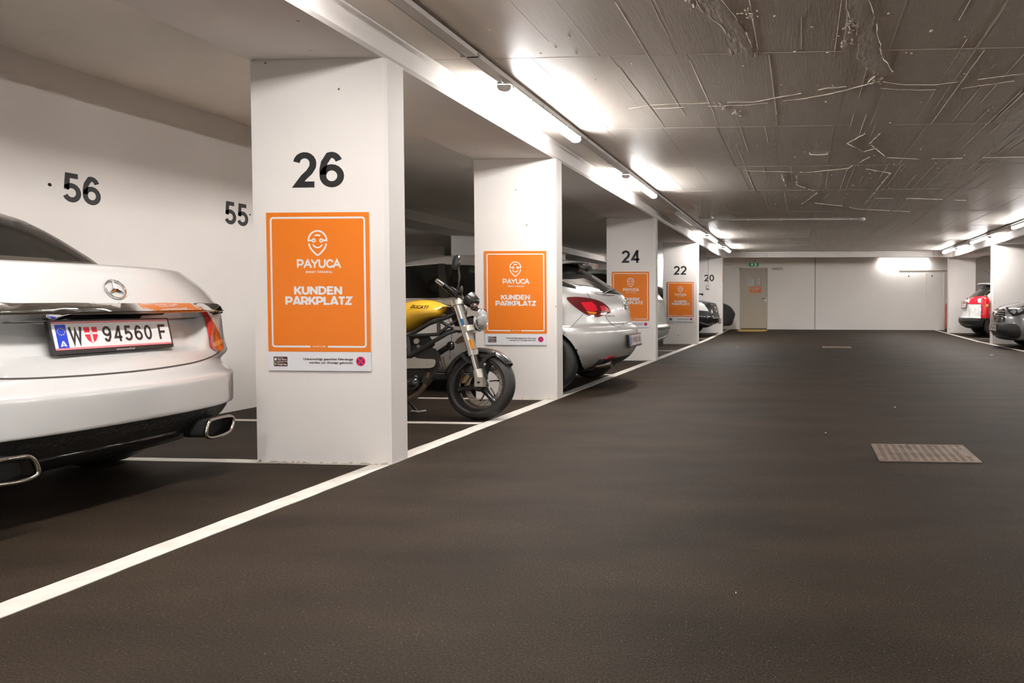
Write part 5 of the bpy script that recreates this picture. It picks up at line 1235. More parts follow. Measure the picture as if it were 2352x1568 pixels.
for p, r in (((956, 783), 0.022), ((960, 795), 0.012)):
    c = pb(*p, -0.10); MB().lathe([(0, 0), (r, 0), (r, 0.02), (0, 0.02)], c, BAX, 14, False).build('cable_pulley', ALU, bike)
tube('exhaust_header', cat_rom([tuple(pb(*p, -0.10)) for p in ((986, 855), (980, 872), (972, 890), (958, 906), (936, 917), (900, 922), (860, 915))], 4), 0.024, HDR, seg=12)
MB().tube([pb(984, 868, -0.10), pb(977, 880, -0.10)], 0.036, 12).build('header_flange', ENG, bike, smooth=50)
tube('air_hose', [pb(1003, 814, -0.04), pb(1018, 804, -0.05), pb(1030, 796, -0.06)], 0.022, BLKPL)
c = pb(1036, 794, -0.08); MB().lathe([(0, -0.02), (0.03, -0.02), (0.036, -0.01), (0.034, 0.01), (0, 0.012)], c, (0.6, 1, 0), 18, False).build('horn', BKB, bike, smooth=40)
MB().prism([(1052, 776), (1062, 770), (1066, 785), (1050, 790), (1044, 786)], pz, -0.03, 0.05).build('regulator', HDR, bike)
# side stand
tube('side_stand', [pb(930, 905, 0.12), at(940, 925, Y=5.52), at(959, 945, Y=5.56)], 0.011, FRM)
a = at(945, 944, Z=0.012); b = at(978, 943, Z=0.012); tube('stand_foot', [a, at(960, 945.5, Z=0.012), b], 0.009, GREYPL)
# handlebar, grip, levers, mirror
hb_in = pb(1056, 690, -0.10); 
tube('handlebar', [pb(1056, 700, 0.0), pb(1056, 692, -0.06), pb(1046, 679, -0.16), pb(1026, 662, -0.27), pb(1004, 644, -0.38)], 0.012, BKB)
tube('grip', [pb(1044, 677, -0.17), pb(1016, 653, -0.33)], [0.020, 0.019], BLKPL, seg=12); tube('bar_end', [pb(1016, 653, -0.33), pb(1003, 643.5, -0.385)], [0.017, 0.016], CHROME, seg=12)
tube('handlebar', [pb(1056, 692, 0.0), pb(1062, 686, 0.12), pb(1060, 678, 0.30)], 0.012, BKB)
tube('brake_lever', [pb(1050, 678, -0.18), pb(1058, 684, -0.2), pb(1066, 690, -0.24)], [0.009, 0.007, 0.005], BKB)
MB().obox(pb(1043, 670, -0.18), (1, 0.3, -0.8), BAX, (0.8, 0, 1), 0.035, 0.022, 0.022).build('switch_block', BKB, bike)
MB().ell(pb(1059, 668, -0.12), (0.012, 0, 0), (0, 0.02, 0), (0.006, 0, 0.042), 10, 8).build('fluid_reservoir', BLKPL, bike, smooth=60)
mst = tube('mirror_stem', [pb(1047, 680, -0.17), pb(1054, 652, -0.19), pb(1055, 635, -0.19), pb(1053, 615, -0.19)], [0.008, 0.006, 0.006, 0.007], BKB)
mc = pb(1048.5, 602, -0.19); up = (pb(1051, 585, -0.19) - pb(1045, 618, -0.19)).normalized(); sd = Vector((1, 0.25, 0)); sd = (sd - up * sd.dot(up)).normalized()
MB().ell(mc, sd * 0.034, up.cross(sd) * 0.020, up * 0.060, 16, 10).build('mirror', BKB, mst, smooth=60)
for pts in ([(1047, 684), (1046, 692), (1052, 706), (1062, 716)], [(1052, 682), (1055, 696), (1060, 710), (1058, 730)], [(1060, 690), (1064, 702), (1072, 716)]):
    tube('cable', cat_rom([tuple(pb(*p, -0.08)) for p in pts], 4), 0.005, BKB, seg=6)
tube('cable', cat_rom([tuple(pb(*p, -0.09)) for p in ((1052, 688), (1050.5, 700), (1051, 712), (1060, 730))], 4), 0.004, mat('yellow_wire', (0.6, 0.35, 0.02), 0.5), seg=6)
# instrument pod, indicator, headlight
c = pb(1083, 690, -0.05); ax = Vector((-0.75, 0, 0.65)).normalized()
MB().lathe([(0.0, -0.06), (0.030, -0.055), (0.050, -0.035), (0.058, 0.0), (0.060, 0.035), (0.052, 0.04), (0.050, 0.030), (0.0, 0.028)], c, ax, 24, False).build('instrument_pod', BKB, bike, smooth=45)
c = pb(1089, 703.5, -0.09); MB().ell(c, (0.030, 0, 0), (0, 0.03, 0), (0, 0, 0.028), 14, 10).build('indicator', mat('smoked_lens', (0.06, 0.03, 0.025), 0.12, coat=1.0), bike, smooth=60)
hc = pb(1093, 733, 0.0); ax = Vector((1, 0, -0.06)).normalized()
hl = MB().lathe([(0.0, -0.09), (0.045, -0.085), (0.075, -0.055), (0.088, -0.01), (0.090, 0.025), (0.0, 0.025)], hc, ax, 28, False).build('headlight', BKB, bike, smooth=45)
MB().lathe([(0.090, 0.022), (0.097, 0.026), (0.098, 0.048), (0.090, 0.056), (0.084, 0.052)], hc, ax, 28, False).build('headlight_ring', CHROME, hl, smooth=50)
MB().lathe([(0.086, 0.050), (0.075, 0.062), (0.05, 0.072), (0.02, 0.077), (0.0, 0.078)], hc, ax, 28, False).build('headlight_lens', mat('headlight_glass', (0.75, 0.78, 0.78), 0.05, trans=0.6), hl, smooth=60)
MB().lathe([(0.084, 0.047), (0.05, 0.03), (0.0, 0.027)], hc, ax, 28, False).build('reflector_bowl', CHROME, hl, smooth=60)
MB().prism([(1073, 703), (1081, 711), (1100, 716), (1104, 721), (1102, 726), (1085, 725), (1072, 728)], pz, -0.115, -0.105).build('headlight_bracket', ALU, bike)
c = pb(1098, 720.5, -0.118); MB().lathe([(0, -0.006), (0.010, -0.006), (0.010, 0.006), (0, 0.006)], c, BAX, 10, False).build('bracket_bolt', STEEL, bike)
# rear half behind the pillar: seat, tail, swingarm, silencer
def lp_(x, y, z): return Vector((FW.x + x, 5.19 + BK * z + y, z))
S_ = cat_rom([(-0.82, 0.74, 0.10), (-1.0, 0.72, 0.13), (-1.2, 0.75, 0.13), (-1.45, 0.80, 0.09), (-1.62, 0.84, 0.04)], 4); vs = []
for x, z, h in S_:
    for k in range(14):
        a = 2 * math.pi * k / 14; vs.append(lp_(x, h * math.cos(a), z + 0.045 * math.sin(a)))
MB().add(vs, [(14 * i + k, 14 * i + (k + 1) % 14, 14 * (i + 1) + (k + 1) % 14, 14 * (i + 1) + k) for i in range(len(S_) - 1) for k in range(14)] + [tuple(range(13, -1, -1)), tuple(range(14 * (len(S_) - 1), 14 * len(S_)))]).build('seat', BLKPL, bike, smooth=60)
for dy in (-0.10, 0.10): tube('swingarm', [lp_(-0.80, dy, 0.36), lp_(-1.30, dy, 0.285)], 0.022, ALU); tube('shock_mount', [lp_(-0.85, dy, 0.68), lp_(-1.35, dy, 0.76)], 0.012, FRM)
tube('silencer', [lp_(-0.95, -0.16, 0.30), lp_(-1.05, -0.18, 0.36), lp_(-1.5, -0.19, 0.52)], [0.024, 0.05, 0.052], CHROME, seg=14)

# ================================================================== OTHER PARKED CARS
def well(cx):
    return lambda x, y, z, n: abs(y) < 0.86 and z < 0.75 and (abs(n.y) < 0.9 or abs(y) < 0.6) and any((x - c) ** 2 + (z - 0.34) ** 2 < 0.385 ** 2 for c in cx)
# ---- grey car, nose towards the aisle (right edge)
GREYP = paint('grey_car_paint', (0.20, 0.195, 0.19), metal=0.6, rough=0.33)
keys = [(0.18, -0.16, 0.76, 0.6, 2.5, -4.2, 0.6, 2.4), (0.26, -0.04, 0.86, 0.68, 2.4, -4.32, 0.6, 2.4), (0.38, 0.0, 0.895, 0.70, 2.35, -4.38, 0.6, 2.4), (0.52, -0.005, 0.91, 0.72, 2.3, -4.4, 0.6, 2.4), (0.66, -0.02, 0.915, 0.74, 2.25, -4.38, 0.6, 2.4),
        (0.76, -0.05, 0.91, 0.75, 2.2, -4.34, 0.6, 2.4), (0.83, -0.11, 0.895, 0.75, 2.15, -4.3, 0.6, 2.4), (0.88, -0.22, 0.87, 0.75, 2.1, -4.28, 0.6, 2.4), (0.94, -0.48, 0.84, 0.7, 2.1, -4.25, 0.6, 2.4), (1.0, -0.85, 0.80, 0.6, 2.1, -4.2, 0.6, 2.4),
        (1.04, -1.15, 0.775, 0.5, 2.2, -4.15, 0.6, 2.4), (1.1, -1.3, 0.75, 0.45, 2.2, -4.1, 0.55, 2.4), (1.3, -1.68, 0.68, 0.45, 2.2, -3.95, 0.55, 2.4), (1.45, -2.0, 0.61, 0.4, 2.2, -3.8, 0.5, 2.4), (1.54, -2.3, 0.54, 0.35, 2.2, -3.6, 0.5, 2.4), (1.59, -2.7, 0.40, 0.3, 2.2, -3.3, 0.4, 2.4)]
g = Car('grey_crossover', 'grey crossover at the right edge with its grille facing the aisle', 'car', 4.08, 14.72, -1, keys, sub=4, nr=26, ncorner=12)
wl = well((-0.90, -3.6))
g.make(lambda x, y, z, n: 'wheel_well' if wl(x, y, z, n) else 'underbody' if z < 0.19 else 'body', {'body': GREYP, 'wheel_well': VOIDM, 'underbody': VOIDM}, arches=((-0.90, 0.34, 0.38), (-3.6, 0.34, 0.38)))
for sy in (-1, 1):
    g.wheel(-0.90, sy, 0.34, 0.22, 0.875, 0.66); g.wheel(-3.6, sy, 0.34, 0.22, 0.875, 0.66)
    g.side('side_window', [(-1.75, 1.09), (-1.95, 1.25), (-2.4, 1.42), (-3.1, 1.44), (-3.6, 1.30), (-3.7, 1.1)], DGLASS, sy, off=0.004, step=0.12)
g.end('windscreen', [(-0.66, 1.09), (0.66, 1.09), (0.55, 1.42), (0.4, 1.47), (-0.4, 1.47), (-0.55, 1.42)], DGLASS, off=0.004, step=0.1)
gr = g.end('grille', cat_rom([(-0.36, 0.80), (-0.2, 0.825), (0.2, 0.825), (0.36, 0.80), (0.44, 0.70), (0.47, 0.60), (0.40, 0.545), (0, 0.535), (-0.40, 0.545), (-0.47, 0.60), (-0.44, 0.70)], 2, True), BLKGL, off=0.004, thick=0.012, step=0.06)
for k in range(5): g.end('grille_bar', [(-0.40, 0.585 + 0.045 * k), (0.40, 0.585 + 0.045 * k), (0.40, 0.592 + 0.045 * k), (-0.40, 0.592 + 0.045 * k)], GREYPL, off=0.009, thick=0.008, step=0.06, parent=gr)
g.end('grille_spear', [(-0.42, 0.662), (0.42, 0.662), (0.42, 0.690), (-0.42, 0.690)], CHROME, off=0.014, thick=0.012, step=0.06, parent=gr)
q = g.bvh.ray_cast(g.W(0.5, 0, 0.68), g.W(-1, 0, 0) - g.W(0, 0, 0))[0]; c0 = q + Vector((-0.028, 0, 0))
em = MB().tube([c0 + Vector((0, math.sin(a) * 0.085, math.cos(a) * 0.085)) for a in [2 * math.pi * k / 28 for k in range(28)]], 0.009, 8, closed=True).build('emblem', CHROME, gr, smooth=60)
for k in range(3):
    a = 2 * math.pi * k / 3; d = Vector((0, math.sin(a), math.cos(a))); e = Vector((0, math.cos(a), -math.sin(a)))
    MB().add([c0 + Vector((-0.012, 0, 0)), c0 + e * 0.016 + d * 0.01, c0 + d * 0.083, c0 - e * 0.016 + d * 0.01], [(0, 1, 2), (0, 2, 3)]).build('emblem_star', CHROME, gr, fix=False)
GLL = mat('clear_headlight', (0.35, 0.36, 0.37), 0.06, metal=0.6, coat=1.0)
hl = g.px('headlight', [(2309, 706), (2320, 705), (2336, 701), (2352, 697), (2372, 694), (2374, 712), (2352, 719), (2336, 725), (2326, 726), (2318, 718)], BLKGL, off=0.006, thick=0.012, mirror=True, step=6)
for P in ([(2320, 716), (2330, 711), (2336, 716), (2330, 722)], [(2336, 712), (2348, 707), (2350, 714), (2340, 719)], [(2350, 706), (2364, 701), (2364, 709), (2352, 713)]):
    for q, par in zip(g.px('light_unit', P, GLL, off=0.010, thick=0.006, mirror=True, step=5), hl): q.parent = par
g.px('air_intake', cat_rom([(2296, 752), (2308, 745), (2326, 743), (2339, 748), (2345, 760), (2344, 772), (2334, 779), (2322, 776), (2312, 766), (2300, 760)], 2, True), BLKPL, off=0.004, thick=0.010, mirror=True, step=6)
g.end('lower_grille', [(-0.5, 0.40), (0.5, 0.40), (0.62, 0.27), (0.5, 0.20), (-0.5, 0.20), (-0.62, 0.27)], BLKPL, off=0.004, thick=0.01, step=0.08)
for k in range(3): g.end('lower_bar', [(-0.52, 0.255 + 0.045 * k), (0.52, 0.255 + 0.045 * k), (0.52, 0.268 + 0.045 * k), (-0.52, 0.268 + 0.045 * k)], BLKGL, off=0.010, thick=0.008, step=0.08)
q = g.bvh.ray_cast(g.W(0.5, 0, 0.42), g.W(-1, 0, 0) - g.W(0, 0, 0))[0]
plate(g.root, (q.x - 0.030, 14.72, 0.425), (0, -1, 0), (0, 0, 1), blur_txt)
MB().box(q.x - 0.022, q.x + 0.05, 14.45, 14.99, 0.36, 0.49).build('plate_mount', BLKPL, g.root)

# ---- white crossover, tail towards the aisle (right row)
WH2 = paint('white_crossover_paint', (0.66, 0.65, 0.63), rough=0.3)
zf = fz(19.4)
keys = [(0.22, -0.20, 0.72, 0.5, 2.6, -3.95, 0.6, 2.4), (0.30, -0.06, 0.80, 0.55, 2.5, -4.05, 0.6, 2.4), (0.42, 0.0, 0.85, 0.58, 2.45, -4.12, 0.6, 2.4), (0.50, -0.01, 0.865, 0.6, 2.4, -4.14, 0.6, 2.4), (0.53, -0.055, 0.868, 0.6, 2.4, -4.12, 0.6, 2.4),
        (0.64, -0.085, 0.87, 0.62, 2.3, -4.08, 0.6, 2.4), (0.80, -0.100, 0.868, 0.64, 2.25, -4.0, 0.6, 2.4), (0.90, -0.115, 0.86, 0.64, 2.2, -3.8, 0.6, 2.3), (1.00, -0.17, 0.84, 0.62, 2.2, -3.4, 0.6, 2.3), (1.05, -0.23, 0.82, 0.58, 2.2, -3.1, 0.6, 2.3),
        (1.20, -0.42, 0.76, 0.52, 2.25, -2.85, 0.5, 2.3), (1.35, -0.62, 0.69, 0.5, 2.3, -2.55, 0.5, 2.3), (1.45, -0.80, 0.63, 0.48, 2.3, -2.35, 0.5, 2.3), (1.50, -1.05, 0.56, 0.4, 2.3, -2.2, 0.5, 2.3), (1.53, -1.4, 0.42, 0.3, 2.3, -2.0, 0.4, 2.3)]
v = Car('white_crossover', 'white crossover with red tail lights between the two right pillars', 'car', 4.44, 19.35, -1, keys, z0=zf, sub=4, nr=24, ncorner=12)
wl2 = well((-0.78, -3.3))
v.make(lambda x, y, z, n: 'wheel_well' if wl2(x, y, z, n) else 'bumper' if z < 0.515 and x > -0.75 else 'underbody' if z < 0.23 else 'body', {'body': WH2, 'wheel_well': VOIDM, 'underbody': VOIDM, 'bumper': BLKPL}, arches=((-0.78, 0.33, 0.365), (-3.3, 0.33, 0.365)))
for sy in (-1, 1):
    v.wheel(-0.78, sy, 0.33, 0.21, 0.835, 0.64); v.wheel(-3.3, sy, 0.33, 0.21, 0.835, 0.64)
    v.side('side_window', [(-0.75, 1.08), (-1.0, 1.25), (-1.4, 1.38), (-2.1, 1.38), (-2.6, 1.2), (-2.85, 1.06)], DGLASS, sy, off=0.004, step=0.12)
    MB().tube([v.W(-0.85, sy * 0.56, 1.485), v.W(-1.0, sy * 0.55, 1.545), v.W(-1.9, sy * 0.53, 1.555), v.W(-2.1, sy * 0.54, 1.50)], 0.015, 8).build('roof_rail', STEEL, v.root, smooth=60)
v.end('rear_window', [(-0.70, 1.055), (0, 1.045), (0.70, 1.055), (0.60, 1.36), (0.54, 1.40), (-0.54, 1.40), (-0.60, 1.36)], DGLASS, off=0.004, thick=0.008, step=0.08)
s1 = []; n = 13
for i in range(n):
    y = -0.56 + 1.12 * i / (n - 1); cr = 1 - (abs(y) / 0.56) ** 4; zt = 1.44 + 0.03 * cr; xe = -0.66 + 0.14 * cr
    s1 += [v.W(-0.95, y, zt + 0.02), v.W(xe, y, zt - 0.005), v.W(xe - 0.01, y, zt - 0.03), v.W(-0.95, y, zt - 0.05)]
MB().add(s1, [(4 * i + k, 4 * i + (k + 1) % 4, 4 * (i + 1) + (k + 1) % 4, 4 * (i + 1) + k) for i in range(n - 1) for k in range(4)] + [(0, 1, 2, 3), (4 * n - 4, 4 * n - 3, 4 * n - 2, 4 * n - 1)]).build('roof_spoiler', WH2, v.root, smooth=50)
tl = v.px('tail_lamp', cat_rom([(2221, 694), (2224, 688), (2231, 683.5), (2242, 681.5), (2246, 684), (2243, 689), (2246, 696), (2238, 698), (2225, 698)], 2, True), LR3, off=0.006, thick=0.012, mirror=True, step=4)
for P, m_ in (([(2241, 681.6), (2252, 680), (2266, 679.5), (2268, 682), (2254, 684.5), (2245, 687)], LR3), ([(2243, 694.5), (2256, 696), (2256, 698), (2238, 698)], LR3), ([(2245, 687.5), (2254, 685.2), (2268, 683), (2268, 694), (2248, 694)], mat('clear_lens', (0.55, 0.60, 0.60), 0.1, coat=1.0))):
    for q, par in zip(v.px('lamp_lens', P, m_, off=0.0065, thick=0.012, mirror=True, step=4), tl): q.parent = par
v.seam_px([(2204, 718), (2205, 726), (2226, 729), (2240, 730)], 0.8)
v.seam_px([(2224, 700), (2226, 715), (2226, 729)], 0.6)
q = v.bvh.ray_cast(v.W(0.5, 0, 0.83), v.W(-1, 0, 0) - v.W(0, 0, 0))[0]
plate(v.root, (q.x - 0.016, 19.35, 0.845 + zf), (0, -1, 0), (0.12, 0, 1), blur_txt)
MB().box(q.x - 0.012, q.x + 0.05, 19.1, 19.6, 0.79 + zf, 0.89 + zf).build('plate_mount', WH2, v.root)
MB().obox(Vector((q.x - 0.01, 19.35, 0.945 + zf)), (0, 1, 0), (1, 0, 0), (0, 0, 1), 0.30, 0.02, 0.012).build('handle_strip', CHROME, v.root)
MB().tube([v.hit(2215, 678), v.hit(2213, 676) + Vector((-0.03, -0.02, 0.02)), v.hit(2221, 679) + Vector((-0.03, 0, 0.01))], 0.012, 6).build('wiper', BLKPL, v.root)
a_ = v.W(-1.1, 0.0, 1.51); b_ = at(2256, 617, Y=19.35); MB().tube([a_, b_], [0.006, 0.003], 6).build('aerial', BLKPL, v.root)

# ---- black car, nose towards the aisle (between pillars 22 and 20)
BLK = paint('black_car_paint', (0.012, 0.011, 0.014), metal=0.1, rough=0.3)
zf = fz(18.8)
keys = [(0.24, -0.30, 0.72, 0.5, 2.5, -4.2, 0.6, 2.4), (0.32, -0.10, 0.82, 0.6, 2.4, -4.32, 0.6, 2.4), (0.42, -0.01, 0.87, 0.64, 2.3, -4.38, 0.6, 2.4), (0.52, 0.0, 0.89, 0.66, 2.3, -4.4, 0.6, 2.4), (0.62, -0.03, 0.90, 0.68, 2.25, -4.4, 0.6, 2.4), (0.75, -0.06, 0.90, 0.70, 2.2, -4.38, 0.6, 2.4),
        (0.86, -0.10, 0.89, 0.70, 2.15, -4.35, 0.6, 2.4), (0.92, -0.16, 0.875, 0.70, 2.1, -4.3, 0.6, 2.4), (0.97, -0.36, 0.85, 0.66, 2.1, -4.28, 0.6, 2.4), (1.02, -0.75, 0.82, 0.55, 2.1, -4.25, 0.6, 2.4), (1.06, -1.1, 0.79, 0.5, 2.2, -4.2, 0.6, 2.4),
        (1.14, -1.28, 0.76, 0.45, 2.2, -4.15, 0.55, 2.4), (1.4, -1.72, 0.68, 0.45, 2.2, -4.05, 0.55, 2.4), (1.56, -2.05, 0.62, 0.4, 2.2, -3.95, 0.5, 2.4), (1.64, -2.5, 0.45, 0.3, 2.2, -3.7, 0.4, 2.4)]
k_ = Car('black_car', 'black car with chrome grille bars facing the aisle beside number 20', 'car', -2.26, 18.85, 1, keys, z0=zf, sub=4, nr=24, ncorner=12)
wl3 = well((-0.88, -3.5))
k_.make(lambda x, y, z, n: 'wheel_well' if wl3(x, y, z, n) else 'underbody' if z < 0.25 else 'body', {'body': BLK, 'wheel_well': VOIDM, 'underbody': VOIDM}, arches=((-0.88, 0.34, 0.38), (-3.5, 0.34, 0.38)))
for sy in (-1, 1):
    k_.wheel(-0.88, sy, 0.345, 0.22, 0.855, 0.6); k_.wheel(-3.5, sy, 0.345, 0.22, 0.855, 0.6)
    k_.side('side_window', [(-1.7, 1.10), (-1.95, 1.30), (-2.3, 1.47), (-3.4, 1.49), (-3.9, 1.38), (-3.95, 1.12)], DGLASS, sy, off=0.004, step=0.15)
k_.end('windscreen', [(-0.66, 1.15), (0.66, 1.15), (0.55, 1.50), (0.4, 1.55), (-0.4, 1.55), (-0.55, 1.50)], DGLASS, off=0.004, step=0.1)
k_.px('headlight', [(1600, 694), (1608, 694.5), (1617, 699), (1623, 707), (1627.5, 714.5), (1615, 713.5), (1602, 712.5)], mat('milky_headlight', (0.66, 0.65, 0.62), 0.12, metal=0.2, coat=1.0), off=0.006, thick=0.012, mirror=True, step=4)
gr = k_.end('grille', [(-0.36, 0.90), (0.36, 0.90), (0.40, 0.80), (0.30, 0.60), (0.2, 0.57), (-0.2, 0.57), (-0.30, 0.60), (-0.40, 0.80)], BLKGL, off=0.003, thick=0.012, step=0.08)
for z0, hw in ((0.835, 0.38), (0.745, 0.36), (0.655, 0.31)): k_.end('grille_bar', [(-hw, z0), (hw, z0), (hw, z0 + 0.058), (-hw, z0 + 0.058)], CHROME, off=0.020, thick=0.02, step=0.06, parent=gr)
c = k_.hit(1624.5, 729); fl = MB().ell(c, (0.02, 0, 0), (0, 0.06, 0), (0, 0, 0.055), 14, 8).build('fog_lamp', GLL, k_.root, smooth=60)
l = k_.Lc(c); MB().ell(k_.W(l.x, -l.y, l.z), (0.02, 0, 0), (0, 0.06, 0), (0, 0, 0.055), 14, 8).build('fog_lamp', GLL, k_.root, smooth=60)
k_.end('lower_trim', [(-0.55, 0.497), (0.55, 0.497), (0.55, 0.512), (-0.55, 0.512)], CHROME, off=0.006, thick=0.008, step=0.08)
k_.end('lower_trim', [(-0.6, 0.350), (0.6, 0.350), (0.6, 0.365), (-0.6, 0.365)], STEEL, off=0.004, thick=0.008, step=0.08)
plate(k_.root, (-2.232, 18.85, 0.415 + zf), (0, 1, 0), (0, 0, 1), blur_txt)
MB().box(-2.29, -2.24, 18.6, 19.1, 0.37 + zf, 0.47 + zf).build('plate_mount', BLKPL, k_.root)
c = at(1613, 675, Y=17.95); MB().ell(c, (0.03, 0, 0), (0, 0.07, 0), (0, 0, 0.045), 12, 8).build('door_mirror', BLK, k_.root, smooth=60)
MB().tube([c, k_.W(-1.45, -0.74, 1.12)], 0.02, 6).build('mirror_arm', BLKPL, k_.root)

# ---- pale green car glimpsed between pillars 24 and 22
PALE = paint('pale_green_paint', (0.42, 0.46, 0.41), metal=0.3, rough=0.35)
keys = [(0.22, -0.22, 0.70, 0.5, 2.6, -4.0, 0.6, 2.4), (0.32, -0.05, 0.78, 0.5, 2.6, -4.1, 0.6, 2.4), (0.44, 0.0, 0.83, 0.5, 2.6, -4.15, 0.6, 2.4), (0.52, -0.01, 0.845, 0.5, 2.6, -4.18, 0.6, 2.4), (0.55, -0.06, 0.85, 0.5, 2.6, -4.18, 0.6, 2.4), (0.75, -0.075, 0.85, 0.5, 2.5, -4.1, 0.6, 2.4), (0.92, -0.09, 0.84, 0.5, 2.5, -3.8, 0.6, 2.3), (0.98, -0.11, 0.82, 0.5, 2.4, -3.4, 0.6, 2.3),
        (1.04, -0.16, 0.80, 0.45, 2.4, -3.2, 0.6, 2.3), (1.25, -0.34, 0.73, 0.4, 2.4, -2.8, 0.5, 2.3), (1.4, -0.50, 0.66, 0.4, 2.4, -2.5, 0.5, 2.3), (1.47, -0.65, 0.60, 0.4, 2.3, -2.35, 0.5, 2.3), (1.51, -1.1, 0.48, 0.3, 2.3, -2.2, 0.4, 2.3)]
pc_ = Car('pale_green_estate', 'pale green estate car glimpsed between the pillars numbered 24 and 22', 'car', -2.36, 11.98, 1, keys, sub=3, nr=20, ncorner=10)
wl4 = well((-0.75, -3.3))
pc_.make(lambda x, y, z, n: 'wheel_well' if wl4(x, y, z, n) else 'bumper' if z < 0.535 and x > -0.6 else 'underbody' if z < 0.23 else 'body', {'body': PALE, 'wheel_well': VOIDM, 'underbody': VOIDM, 'bumper': PALE}, arches=((-0.75, 0.32, 0.35), (-3.3, 0.32, 0.35)))
for sy in (-1, 1):
    pc_.wheel(-0.75, sy, 0.32, 0.2, 0.815, 0.6); pc_.wheel(-3.3, sy, 0.32, 0.2, 0.815, 0.6)
    pc_.side('side_window', [(-0.45, 1.05), (-0.62, 1.36), (-1.0, 1.42), (-2.2, 1.42), (-2.8, 1.12), (-2.9, 1.04)], DGLASS, sy, off=0.004, step=0.15)
    pc_.end('tail_lamp', [(sy * 0.62, 0.62), (sy * 0.80, 0.64), (sy * 0.79, 1.00), (sy * 0.64, 1.00)], mat('clear_tail_lens', (0.55, 0.53, 0.50), 0.1, metal=0.3, coat=1.0), off=0.008, thick=0.014, step=0.06)
pc_.end('rear_window', [(-0.68, 1.06), (0.68, 1.06), (0.56, 1.40), (-0.56, 1.40)], DGLASS, off=0.004, step=0.1)
pc_.end('bumper_strip', [(-0.7, 0.46), (0.7, 0.46), (0.7, 0.50), (-0.7, 0.50)], BLKPL, off=0.008, thick=0.01, step=0.08)

# ---- car under a dark cover behind pillar 20
COV = mat('dark_car_cover', (0.022, 0.022, 0.023), 0.75, var=0.2, vscale=5, bump=0.6, bscale=9)
zf = fz(21.3)
keys = [(0.17, -0.14, 0.74, 0.55, 2.1, -4.1, 0.6, 2.2), (0.24, -0.07, 0.79, 0.6, 2.0, -4.2, 0.6, 2.2), (0.40, -0.03, 0.81, 0.65, 2.0, -4.25, 0.6, 2.2), (0.52, 0.0, 0.82, 0.7, 1.95, -4.25, 0.6, 2.2), (0.66, -0.07, 0.815, 0.75, 1.9, -4.2, 0.6, 2.2), (0.78, -0.18, 0.80, 0.8, 1.9, -4.1, 0.6, 2.2), (0.86, -0.36, 0.78, 0.8, 1.9, -3.9, 0.6, 2.2),
        (0.94, -0.8, 0.74, 0.7, 2.0, -3.7, 0.6, 2.2), (1.05, -1.3, 0.70, 0.5, 2.0, -3.5, 0.6, 2.2), (1.3, -1.9, 0.6, 0.4, 2.1, -3.2, 0.5, 2.2), (1.38, -2.3, 0.4, 0.3, 2.1, -2.9, 0.4, 2.2)]
cv = Car('covered_car', 'car under a dark fabric cover between pillar 20 and the far wall', 'car', -2.06, 21.36, 1, keys, z0=zf, sub=4, nr=20, ncorner=10)
rnd = random.Random(3); ph = [(rnd.uniform(3, 9), rnd.uniform(3, 9), rnd.uniform(0, 6)) for _ in range(5)]
cv.deform(lambda x, y, z: (x + 0.008 * sum(math.sin(a * y * 2 + b * z + c) for a, b, c in ph) / 2, y, z))
cv.make(lambda x, y, z, n: 'hem' if z < 0.22 else 'cover', {'cover': COV, 'hem': mat('cover_hem', (0.03, 0.03, 0.03), 0.7)})
for x_ in (-0.8, -3.4):
    for sy in (-1, 1): cv.wheel(x_, sy, 0.30, 0.18, 0.70, 0.6)

